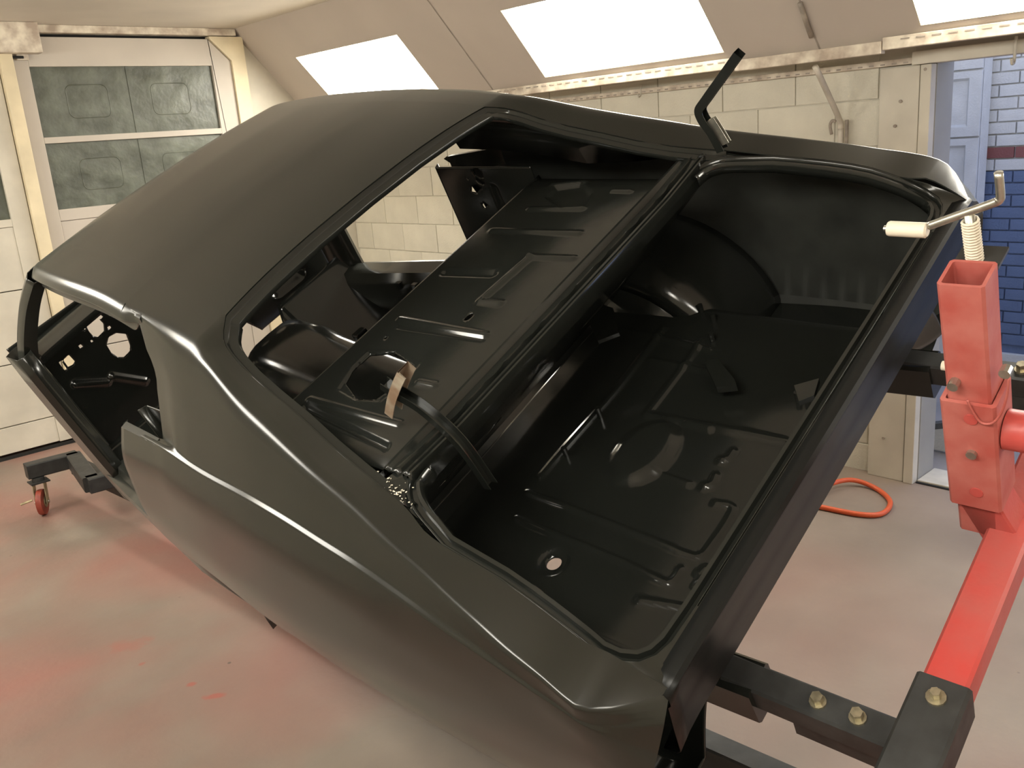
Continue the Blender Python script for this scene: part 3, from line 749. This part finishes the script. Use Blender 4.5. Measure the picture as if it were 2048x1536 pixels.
# package shelf with pressed ribs, read off the photograph on the plane of the shelf
ZT = .95
def T(*pts): return [tuple(cpl(u, v, 2, ZT)[:2]) for u, v in pts]
sh_beads = [(T((800, 640), (972, 672)), .014, .008), (T((795, 655), (965, 680)), .010, -.004),
            (T((1060, 515), (1148, 518)), .014, .007), (T((1060, 516), (960, 604), (1000, 608)), .016, .008),
            (T((985, 462), (1160, 468)), .014, .007), (T((890, 545), (985, 548)), .022, -.010),
            (T((620, 800), (800, 850)), .014, .007), (T((610, 815), (770, 890)), .016, -.010),
            (T((838, 766), (870, 772)), .014, .007), (T((1180, 340), (1315, 334)), .016, .008), (T((1225, 383), (1260, 384)), .012, .006),
            (T((1060, 420), (1165, 418)), .016, .007), (T((1105, 370), (1170, 362)), .016, .007)]
sp_hole = T((690, 765), (705, 738), (738, 708), (790, 705), (826, 728), (800, 762), (752, 796), (712, 795))
sp_rim = T((670, 782), (700, 735), (737, 700), (800, 702), (845, 726), (806, 770), (762, 806), (705, 803))
sh_dish = [(T((1085, 395), (1110, 372), (1165, 362), (1190, 385), (1172, 412), (1120, 420)), .02, -.012), (sp_rim, .012, -.006)]
sh_hole = [sp_hole, circ(*T((938, 635))[0], .016, .010), circ(*T((772, 677))[0], .006)]
pressed('package_shelf', lambda u, v, h: (u, v, ZT + h - .02 * max(0, (abs(u) - .5) / .1)**2), (-.60, .60), (-.285, .215), .0055, M['gloss'], CAR, sh_beads, sh_dish, sh_hole, label='pressed steel package shelf with ribs and a cut speaker hole')
b = MB(); xs = np.linspace(-.60, .60, 31)
b.grid([[(x, .215, ZT - .02 * max(0, (abs(x) - .5) / .1)**2) for x in xs], [(x, .222, ZT - .004) for x in xs], [(x, .222, ZT - .045) for x in xs], [(x, .212, ZT - .05) for x in xs]])
b.build('shelf_front_flange', M['gloss'], CAR, angle=30, solid=.002)
# cross rail between shelf and trunk, with pressed ridges
b = MB(); xs = np.linspace(-.62, .655, 86)
prof = [(-.262, .948), (-.270, .968), (-.280, .970), (-.288, .955), (-.293, .957), (-.312, .961), (-.318, .948), (-.328, .945), (-.333, .962), (-.340, .963), (-.343, .952), (-.347, .962), (-.352, .961), (-.354, .915)]
def notch(x, i):
    n = 0
    for c in (-.42, -.28, -.13, .02, .17, .33, .48): n = max(n, max(0, 1 - abs(x - c) / .035))
    return -.006 * min(1, n * 1.8) if i in (5,) else 0
b.grid([[(x, y + notch(x, i), z + (.012 if 2 < i < 13 else 0) * max(0, (abs(x) - .45) / .2)) for x in xs] for i, (y, z) in enumerate(prof)])
b.build('cross_rail', M['gloss'], CAR, angle=30, solid=.002, label='ridged cross rail between shelf and trunk')
# front bulkhead of the trunk
BU = lambda u, v, h: (u, -.35 + .46 * v - h * .6, .915 - .46 * v + h * .7)
pressed('trunk_bulkhead', BU, (-.60, .62), (0, .80), .016, M['gloss'], CAR,
        [([(-.55, .16), (.55, .16)], .03, .014), ([(-.55, .36), (.55, .36)], .03, .014), ([(-.40, .56), (.40, .56)], .035, .012)],
        [(rrect(-.12, .22, .1, .50, .04), .02, -.02)], [rrect(-.45, .42, -.2, .52, .03), rrect(.2, .42, .45, .52, .03)])
# trunk floor
ZF = .50
def F(*pts): return [tuple(cpl(u, v, 2, ZF)[:2]) for u, v in pts]
fb = [(smoothpath(F((1055, 988), (1180, 1033), (1310, 1082), (1370, 1108), (1402, 1112), (1430, 1080), (1462, 1030), (1463, 1012), (1430, 1005)), 4), .012, .008),
      (smoothpath(F((1032, 1038), (1150, 1085), (1260, 1132), (1330, 1167), (1350, 1160), (1362, 1140)), 4), .012, .008),
      (smoothpath(F((1398, 1150), (1412, 1138), (1408, 1158), (1394, 1176)), 4), .014, .010),
      (smoothpath(F((1408, 972), (1425, 968), (1432, 952)), 3), .014, .010), (smoothpath(F((1442, 922), (1458, 920), (1468, 906)), 3), .014, .010),
      (F((1310, 945), (1378, 968)), .012, .006), (F((1375, 850), (1420, 864)), .012, .006), (F((1280, 1205), (1390, 1222)), .014, .007),
      (F((1240, 660), (1420, 700)), .016, .006), (F((1300, 720), (1450, 750)), .016, .006)]
fb += [([(.1, -.75), (.1, -.35), (.42, -.35)], .02, .008), ([(-.2, -.2), (.45, -.2)], .02, .008)]
fh = [circ(*F((1106, 1123))[0], .020, .020)]
fd = [(circ(*F((1106, 1123))[0], .05, .05), .02, -.008), (circ(*F((1290, 905))[0], .14, .10), .05, .018)]
def fbase(u, v):
    k = max(0, (abs(u) - .55) / .12); r = max(0, (-.80 - v) / .13)
    return -.16 * min(1, k)**2 + .09 * min(1, r)**2 + .006 * math.sin(u * 9) * math.sin(v * 7)
pressed('trunk_floor', lambda u, v, h: (u, v, ZF + h), (-.845, .845), (-.93, .04), .0065, M['gloss'], CAR, [(p, w, h) for p, w, h in fb], fd, fh, base=fbase, label='glossy black pressed trunk floor with beads and a round hole')
# small clips and plates standing in the trunk
def slab(pts, z, th, name, m=M['gloss']):
    return MB().prism([(*cpl(u, v, 2, z)[:2], z) for u, v in pts], (0, 0, th)).build(name, m, CAR)
slab([(1412, 735), (1438, 728), (1472, 770), (1476, 782), (1436, 786)], .54, .02, 'bracket')
slab([(1165, 618), (1195, 612), (1228, 622), (1240, 672), (1198, 688)], .62, .012, 'bracket')
slab([(1590, 780), (1640, 766), (1630, 800), (1600, 812)], .62, .015, 'bracket')
for (u, v) in ((1400, 612), (1425, 630), (1422, 668), (1612, 785), (1594, 787), (1128, 898), (1195, 818)):
    p = cpl(u, v, 2, .53); MB().cyl((p[0], p[1], .495), (p[0], p[1], .535), .008, 10).build('stud', M['gloss'], CAR, smooth=False)
# wheel houses
def arch(sx):
    b = MB(); G = []
    for i, x in enumerate((-.845, -.80, -.66, -.56, -.525, -.51)):
        r = [.40, .40, .40, .39, .365, .33][i]; row = []
        for k in range(25):
            a = math.radians(9 + 162 * k / 24); row.append((sx * -x, .02 + r * math.cos(a), .26 + r * 1.02 * math.sin(a)))
        G.append(row)
    b.grid(G); last = G[-1]; c = (sx * .505, .02, .26)
    b.add(last + [c], [(i, i + 1, len(last)) for i in range(len(last) - 1)])
    return b
for sx in (-1, 1): arch(sx).build('wheel_house', M['gloss'], CAR, angle=40, solid=.003)
# floor pan, tunnel, toe board, dash
def pan(u, v):
    seat = .16 * min(1, max(0, (.42 - v) / .10)); toe = .30 * max(0, (v - 1.35) / .3)**1.4 * min(1, max(0, (abs(u) - .20) / .06))
    return seat + toe
pb = [([(-.5, y), (-.22, y)], .025, .012) for y in (.55, .7, .85, 1.0, 1.15, 1.3)] + [([(.22, y), (.5, y)], .025, .012) for y in (.55, .7, .85, 1.0, 1.15, 1.3)] + [([(-.58, .5), (-.58, 1.35)], .02, .015), ([(.58, .5), (.58, 1.35)], .02, .015)]
pressed('floor_pan', lambda u, v, h: (u, v, .26 + h), (-.66, .66), (-.02, 1.62), .02, M['gloss'], CAR, pb, [], [circ(-.4, 1.22, .03), circ(.38, .95, .03), rrect(-.16, 1.30, .20, 1.60, .04)], base=pan)
tn = MB(); G = []
for y in (.30, .42, .55, .7, .85, 1.0, 1.12, 1.22, 1.28, 1.31, 1.325):
    k = np.interp(y, [.3, 1.31], [0, 1]); h = np.interp(y, [.3, .45, .8, 1.2, 1.28, 1.31, 1.325], [.17, .20, .27, .345, .35, .335, .31]); w = np.interp(y, [.3, 1.1, 1.28, 1.325], [.16, .175, .19, .172])
    bead = .010 if y in (1.12,) else 0
    G.append([(.01 + (w + bead) * np.sign(math.cos(a)) * abs(math.cos(a))**.55, y, .262 + (h + bead) * abs(math.sin(a))**.6) for a in [math.pi * q / 20 for q in range(21)]])
tn.grid(G).build('transmission_tunnel', M['gloss'], CAR, angle=60, solid=.004)
for (u, v) in ((636, 655), (655, 628), (718, 664), (690, 700)):
    p = cpl(u, v, 2, .33); MB().box((p[0] - .03, p[1] - .02, .26), (p[0] + .03, p[1] + .02, .335), bev=.008).build('seat_bracket', M['gloss'], CAR)
for x in (-.42, -.30, .26, .40):
    MB().bar((x, .46, .285), (x, 1.3, .285), .03, .025, bev=.006).build('floor_rib', M['gloss'], CAR)
for x0, x1 in ((-.62, -.16), (.16, .62)):
    MB().bar((x0, .62, .345), (x1, .62, .345), .11, .09, bev=.02).build('seat_crossmember', M['gloss'], CAR)
b = MB()
for k in range(9):
    b.box((.60, .62 + k * .1, .40), (.625, .65 + k * .1, .43), bev=.004)
b.build('clip_row', M['gloss'], CAR, kind='stuff')
YF = 1.74
def FW(*pts): return [(cpl(u, v, 1, YF)[0], cpl(u, v, 1, YF)[2]) for u, v in pts]
hz = [FW((171, 648), (173, 640), (181, 634), (195, 636), (207, 647), (208, 662), (196, 674), (186, 672), (177, 662)),
      FW((213, 690), (217, 674), (232, 666), (252, 668), (260, 690), (260, 702), (248, 714), (236, 714), (222, 705)),
      FW((126, 720), (137, 709), (150, 723), (146, 729), (136, 734)), FW((117, 725), (122, 721), (134, 738), (129, 741)),
      FW((193, 634), (200, 629), (207, 634), (200, 640)), FW((214, 655), (219, 651), (223, 656), (218, 660)), FW((163, 658), (170, 653), (171, 659)),
      FW((179, 682), (184, 679), (187, 683), (182, 686)), FW((156, 692), (161, 688), (166, 693), (161, 697)), FW((148, 640), (155, 636), (157, 642)), FW((145, 632), (155, 628), (158, 633), (150, 636))]
hz += [FW((438, 700), (448, 668), (470, 649), (488, 643), (520, 658), (548, 674), (566, 705), (530, 770), (470, 745))]
hz += [circ(.30, .80, .05), circ(.12, .86, .04, .025), circ(.44, .72, .03)]
pressed('firewall', lambda u, v, h: (u, YF + h, v), (-.66, .66), (.42, .99), .0065, M['gloss'], CAR, [(FW((150, 768), (215, 764)), .02, -.014), (FW((225, 752), (290, 762)), .02, -.014)], [(rrect(.30, .47, .55, .66, .06), .05, .03)], hz, label='black firewall pierced by round and square holes')
b = MB(); xs = np.linspace(-.655, .655, 31)
b.grid([[(x, 1.74 - .0 * x, .985 - .03 * (x / .65)**2) for x in xs], [(x, 1.66, 1.0 - .035 * (x / .65)**2) for x in xs], [(x, 1.58 - .0 * x, .985 - .035 * (x / .65)**2) for x in xs], [(x, 1.575, .958 - .035 * (x / .65)**2) for x in xs]])
b.build('cowl_panel', M['gloss'], CAR, angle=40, solid=.004)
# pillars, sills
for sx in (-1, 1):
    MB().grid([[(sx * (.70 + a), y + c, z) for a, c in ((-.055, -.06), (-.02, -.075), (.0, -.06), (0, .04), (-.03, .06), (-.09, .06), (-.055, -.06))] for y, z in ((1.60, .30), (1.61, .5), (1.61, .7), (1.60, .9), (1.575, 1.01))]).build('hinge_pillar', M['satin'], CAR, angle=45, solid=.002)
    pts = smoothpath([(sx * .665, 1.60, .97), (sx * .635, 1.535, 1.06), (sx * .585, 1.44, 1.17), (sx * .535, 1.345, 1.255)], 5)
    G = []
    for p in pts:
        G.append([(p[0] + sx * a, p[1] + c, p[2] + d) for a, c, d in ((.0, .02, .01), (.018, .0, .0), (.016, -.03, -.015), (-.03, -.04, -.02), (-.045, -.01, .0), (-.03, .02, .015), (.0, .02, .01))])
    MB().grid(G).build('windshield_pillar', M['satin'], CAR, angle=45, solid=.002)
    G = []
    for y, x in ((.40, .84), (.76, .825), (1.2, .765), (1.64, .70)):
        G.append([(sx * (x + a), y, z) for a, z in ((-.15, .28), (-.15, .42), (-.12, .455), (-.05, .465), (-.035, .445), (-.005, .44), (.0, .40), (-.02, .30), (-.06, .25), (-.15, .28))])
    MB().grid(G).build('sill', M['satin'], CAR, angle=40, solid=.002)
    # inner quarter panel behind the door, pierced
    def SH(*p): return [(cpl(u, v, 0, .66)[1], cpl(u, v, 0, .66)[2]) for u, v in p]
    ih = [SH((948, 337), (960, 335), (970, 350), (966, 356), (953, 350)), SH((945, 372), (955, 366), (964, 374), (956, 384), (945, 382)), SH((953, 358), (958, 355), (972, 363), (968, 368)),
          SH((966, 408), (973, 402), (978, 409), (971, 415)), SH((932, 354), (939, 352), (939, 357)), SH((942, 343), (947, 341), (947, 346))]
    pressed('inner_quarter_panel', lambda u, v, h, sx=sx: (sx * (.655 + h + .12 * max(0, .62 - v) * 0), u, v), (.30, .752), (.44, .945), .007, M['gloss'], CAR, [([(.5, .5), (.5, .86)], .02, .012), ([(.36, .62), (.46, .62)], .02, .012)], [], ih, label='pierced inner panel behind the far door' if sx > 0 else None)
    MB().grid([[(sx * .655, .752, z) for z in (.44, .6, .8, .945)], [(sx * .675, .762, z) for z in (.44, .6, .8, .945)], [(sx * .680, .764, z) for z in (.44, .6, .8, .945)]]).build('lock_pillar', M['satin'], CAR, angle=40, solid=.003)
    # inner roof side under the C pillar
    G = []
    for y in (.55, .40, .25, .10, -.05, -.2, -.3):
        ax, az = fA(y); G.append([(sx * (-ax - .035), y, az - .04), (sx * (-ax - .01), y - .01, az - .12), (sx * (-ax + .01), y - .02, max(.93, az - .22))])
    MB().grid(G).build('sail_inner_panel', M['gloss'], CAR, angle=60, solid=.003)
# header inside the windshield edge
b = MB(); xs = np.linspace(-.50, .50, 21)
b.grid([[(x, 1.37 - .04 * (x / .5)**4, 1.262 + .02 * (1 - (x / .5)**2)) for x in xs], [(x, 1.30, 1.245 + .02 * (1 - (x / .5)**2)) for x in xs], [(x, 1.25, 1.262 + .03 * (1 - (x / .5)**2)) for x in xs]])
b.build('header_rail', M['satin'], CAR, angle=40, solid=.003)
b = MB(); xs = np.linspace(-.52, .52, 21)
b.grid([[(x, .262, 1.195 + .018 * (1 - (x / .5)**2)) for x in xs], [(x, .30, 1.182 + .02 * (1 - (x / .5)**2)) for x in xs], [(x, .36, 1.215 + .03 * (1 - (x / .5)**2)) for x in xs]])
b.build('rear_header_rail', M['gloss'], CAR, angle=40, solid=.003)

# trunk lid hinges: channel-section arms standing up from the cross rail
def hinge(pts, w, name, mats, lab, par=None):
    P = smoothpath(pts, 5); b = MB(); G = []
    for i, p in enumerate(P):
        a = P[max(i - 1, 0)]; c = P[min(i + 1, len(P) - 1)]; t = np.array(c) - np.array(a); t /= np.linalg.norm(t)
        n = np.cross(t, [1, 0, 0]); n /= np.linalg.norm(n)
        x = np.array([1, 0, 0.])
        if n[1] > 0: n = -n
        G.append([tuple(p + x * (w / 2) * a_ + n * d_) for a_, d_ in ((1, .022), (1, 0), (-1, 0), (-1, .022), (-.86, .022), (-.86, .003), (.86, .003), (.86, .022), (1, .022))])
    o = b.grid(G).build(name, mats, par or CAR, angle=35, label=lab); return o
hL = [cpl(u, v, 0, -.50) for u, v in ((975, 970), (915, 885), (845, 820), (795, 790), (768, 772))] ; tL = [cpl(u, v, 0, -.50) for u, v in ((770, 768), (778, 752), (800, 738))]
hgL = hinge([tuple(p) for p in hL], .024, 'trunk_hinge', M['gloss'], 'black trunk hinge arm nearest the camera')
hinge([tuple(cpl(u, v, 0, -.50)) for u, v in ((779, 816), (784, 788), (793, 760), (805, 733))], .034, 'hinge_tip', M['white_metal'], 'bare metal hinge end with rust spots', hgL)
hgR = hinge([tuple(cpl(u, v, 0, .52)) for u, v in ((1438, 302), (1420, 268), (1400, 240), (1393, 215), (1408, 190), (1440, 145), (1472, 100))], .024, 'trunk_hinge', M['gloss'], 'black trunk hinge arm standing up at the far side')
hinge([tuple(p + np.array([0, -.012, .012])) for p in [cpl(u, v, 0, .52) for u, v in ((1440, 298), (1426, 275), (1410, 250))]], .012, 'hinge_link', M['zinc'], 'bright worn hinge link', hgR)

# ================================================================== rear rotisserie head and stand
RO = (0, -1.28, .5)
def in_car(off): return CARM @ Matrix.Translation(off)
RT = thing('rotisserie', 'red and black steel rotisserie head bolted to the car tail', 'rotisserie', mw=in_car(RO))
def R(): return MB(RO)
YC = -1.285; ZX = .495
R().bar((-.44, YC, ZX), (.62, YC, ZX), .076, .076, bev=.006).build('cross_tube', M['red'], RT)
R().bar((-.74, YC, ZX), (-.40, YC, ZX), .092, .092, wall=.008, bev=.006).build('black_sleeve', M['mark'], RT)
R().bar((.40, YC, ZX), (.74, YC, ZX), .092, .092, wall=.008, bev=.006).build('black_sleeve', M['mark'], RT)
YV = -1.232
R().bar((0, YV, .51), (0, YV, 1.115), .074, .074, up=(1, 0, 0), wall=.006, bev=.005).build('upright_tube', M['red2'], RT)
R().bar((0, YV, .595), (0, YV, .865), .094, .094, up=(1, 0, 0), wall=.008, bev=.005).build('upright_sleeve', M['red2'], RT)
R().bar((0, YC + .012, .50), (0, YV, .60), .074, .074, up=(1, 0, 0), bev=.004).build('gusset_tube', M['red'], RT)
for sx in (-1, 1):
    R().bar((sx * .50, -.90, .45), (sx * .50, -1.245, .45), .062, .062, bev=.005).build('arm', M['mark'], RT); arm = COL.objects[-1]
    R().bar((sx * .50, -1.04, .395), (sx * .50, -1.24, .395), .05, .05, bev=.004).build('arm_brace', M['mark'], RT)
    R().box((sx * .50 - .05, -1.239, .40), (sx * .50 + .05, -1.231, .50)).build('flange', M['mark'], RT)
    for y in (-1.09, -1.165):
        b = R(); b.tube([(sx * .50, y, .478), (sx * .50, y, .486)], .016, 12); b.tube([(sx * .50, y, .486), (sx * .50, y, .502)], .0115, 6); b.build('bolt', M['bolt'], arm)
    b = R(); b.tube([(sx * .44, YC, .541), (sx * .44, YC, .546)], .017, 12); b.tube([(sx * .44, YC, .546), (sx * .44, YC, .562)], .009, 6); b.build('bolt', M['bolt'], RT)
# pins through the upright
for (z, y0, y1) in ((.905, -1.15, -1.195), ):
    p = cpl(1884, 731, 0, -.02); q = cpl(1935, 738, 0, -.02)
    R().tube([tuple(p), tuple(q)], .0085, 10).build('lock_pin', M['handle'], RT, smooth=True)
for (u, v) in ((1908, 768), (2012, 742), (1945, 905)):
    p = cpl(u, v, 0, -.045); R().tube([(p[0] - .01, p[1], p[2]), (p[0] + .008, p[1], p[2])], .0095, 10).build('bolt', M['zinc'], RT)
for z in (.83, .64):
    R().tube([(-.049, YV - .005, z), (-.046, YV - .005, z)], .012, 12).build('bolt_hole', M['red'], RT)
ch = smoothpath([tuple(cpl(u, v, 0, -.052)) for u, v in ((1935, 800), (1945, 822), (1962, 845), (1985, 846), (2003, 825), (2014, 790), (2018, 755))], 5)
R().tube(ch, .0025, 6).build('chain', M['red2'], RT, smooth=True)
R().cyl((0, -1.281, .775), (0, -1.50, .775), .038, 24).build('pivot_shaft', M['red'], RT, angle=40)
# crank screw on top of the upright
XK = .055
def K(u, v): return tuple(cpl(u, v, 0, XK))
pz = K(1950, 522); pt = K(1938, 428)
R().box((.038, -1.268, 1.098), (.098, -1.196, 1.104)).build('screw_plate', M['mark'], RT)
R().tube([pz, pt], .0085, 10).build('screw', M['zinc'], RT, smooth=True); scr = COL.objects[-1]
hx = []
for i in range(0, 15 * 10 + 1):
    t = i / 150; a = 2 * math.pi * i / 10; c = np.array(pz) * (1 - t) + np.array(K(1940, 440)) * t
    hx.append((c[0] + .0125 * math.cos(a), c[1] + .0125 * math.sin(a), c[2]))
R().tube(hx, .0024, 6).build('screw_thread', M['handle'], scr, smooth=True)
R().tube(smoothpath([K(1858, 452), K(1900, 437), K(1985, 407), K(1998, 400), K(2001, 390), K(1997, 345)], 4), .0072, 10).build('crank_rod', M['zinc'], RT, smooth=True)
p, q = np.array(K(1856, 461)), np.array(K(1776, 457))
R().tube([tuple(p), tuple(p * .95 + q * .05), tuple(p * .05 + q * .95), tuple(q)], [.010, .0135, .0135, .012], 14).build('crank_grip', M['handle'], RT, angle=40); grp = COL.objects[-1]
R().tube([tuple(q), tuple(q + (q - p) * .1)], .005, 10).build('grip_nut', M['zinc'], grp)
# mast and feet standing on the shop floor (out of the picture to the right)
pv = CARM @ Vector((0, -1.50, .775))
ms = thing('rotisserie_mast', 'red rotisserie mast just outside the picture', 'stand', (pv.x, pv.y, 0))
og = (pv.x, pv.y - .08, 0)
ms.location = og
MB(og).bar((pv.x, pv.y - .06, .1), (pv.x, pv.y - .06, pv.z + .12), .09, .09, up=(1, 0, 0), bev=.006).build('mast_post', M['red'], ms)
bm0, bm1 = Vector((1.715, pv.y - .02, .135)), Vector((1.36, 5.1, .135))
MB(og).bar(bm0, bm1, .075, .075, bev=.005).build('centre_beam', M['mark'], ms)
MB(og).bar((pv.x - .25, pv.y - .06, .05), (pv.x + .5, pv.y - .06, .05), .08, .08, bev=.006).build('foot_beam', M['mark'], ms)

# ================================================================== front stand: black foot frame on a caster
cs = wpl(90, 1028, 2, 0); ZB = .235
FS = thing('front_stand', 'black steel foot frame on a red caster beyond the car', 'stand', (cs[0], cs[1], 0))
og = (cs[0], cs[1], 0)
def WB(u, v): return tuple(wpl(u, v, 2, ZB))
a, b1, c, d = WB(52, 943), WB(148, 918), WB(184, 968), WB(250, 950)
MB(og).bar(a, tuple(np.array(b1) + (np.array(b1) - np.array(a)) * .08), .075, .075, bev=.005).build('foot_beam', M['mark'], FS)
MB(og).bar(b1, c, .075, .075, bev=.005).build('link_beam', M['mark'], FS)
far = np.array(c) + (np.array(d) - np.array(c)) * 6
MB(og).bar(tuple(np.array(c) - (np.array(d) - np.array(c)) * .12), tuple(far), .075, .075, bev=.005).build('main_beam', M['mark'], FS)
MB(og).bar((far[0] * .6 + c[0] * .4, far[1] * .6 + c[1] * .4, ZB), (far[0] * .6 + c[0] * .4, far[1] * .6 + c[1] * .4, .80), .08, .08, up=(1, 0, 0), bev=.005).build('mast_post', M['mark'], FS)
wz = .068; wc = (cs[0], cs[1], wz)
CA = FS
dr = Vector((.85, -.5, 0)).normalized()
def lathe(name, c, ax, prof, m, par, n=24):
    ax = Vector(ax).normalized(); u = ax.orthogonal().normalized(); v = ax.cross(u); G = []
    for k in range(n + 1):
        t = 2 * math.pi * k / n; G.append([tuple(Vector(c) + ax * h + (u * math.cos(t) + v * math.sin(t)) * r) for h, r in prof])
    return MB(og).grid(G).build(name, m, par, weld=.0005, angle=40)
lathe('caster_tread', wc, dr, [(-.017, .03), (-.017, .055), (-.013, .066), (0, .068), (.013, .066), (.017, .055), (.017, .03)], M['wheel'], CA)
lathe('caster_hub', wc, dr, [(-.020, .004), (-.020, .03), (.020, .03), (.020, .004)], M['caster'], CA, 16)
for s in (-1, 1):
    e = Vector(wc) + dr * .027 * s
    MB(og).bar(tuple(e + Vector((0, 0, -.012))), tuple(e + Vector((.01, .02, .105))), .005, .04, up=dr.cross(Vector((0, 0, 1))), bev=.001).build('caster_fork', M['caster'], CA)
MB(og).cyl(tuple(Vector(wc) - dr * .035), tuple(Vector(wc) + dr * .035), .007, 10).build('caster_axle', M['zinc'], CA)
MB(og).box((cs[0] - .035, cs[1] - .02, .17), (cs[0] + .055, cs[1] + .06, .178)).cyl((cs[0] + .01, cs[1] + .02, .178), (cs[0] + .01, cs[1] + .02, .197), .03, 16).build('caster_plate', M['mark'], CA)
MB(og).tube([tuple(Vector(wc) - dr * .02 + Vector((-.03, -.03, .03))), tuple(Vector(wc) - dr * .03 + Vector((-.075, -.02, .02)))], .006, 8).build('brake_lever', M['caster'], CA)

# flakes of paint and sealer along the near edge of the window opening
b = MB(); rnd = random.Random(3)
for k in range(150):
    t = rnd.betavariate(1.5, 1.5); u = 665 + t * 160 + rnd.gauss(0, 11); v = 908 + t * 98 + rnd.gauss(0, 8)
    p = np.array(cpl(u, v, 2, .99 - .03 * t)); r = rnd.uniform(.001, .0032); a = rnd.uniform(0, 6.28)
    e1 = np.array([math.cos(a), math.sin(a), rnd.uniform(-.5, .5)]) * r; e2 = np.array([-math.sin(a), math.cos(a), rnd.uniform(-.5, .5)]) * r * .6
    b.prism([tuple(p + e1), tuple(p + e2), tuple(p - e1), tuple(p - e2)], (0, 0, .0008))
b.build('paint_flakes', M['handle'], CAR, kind='stuff')
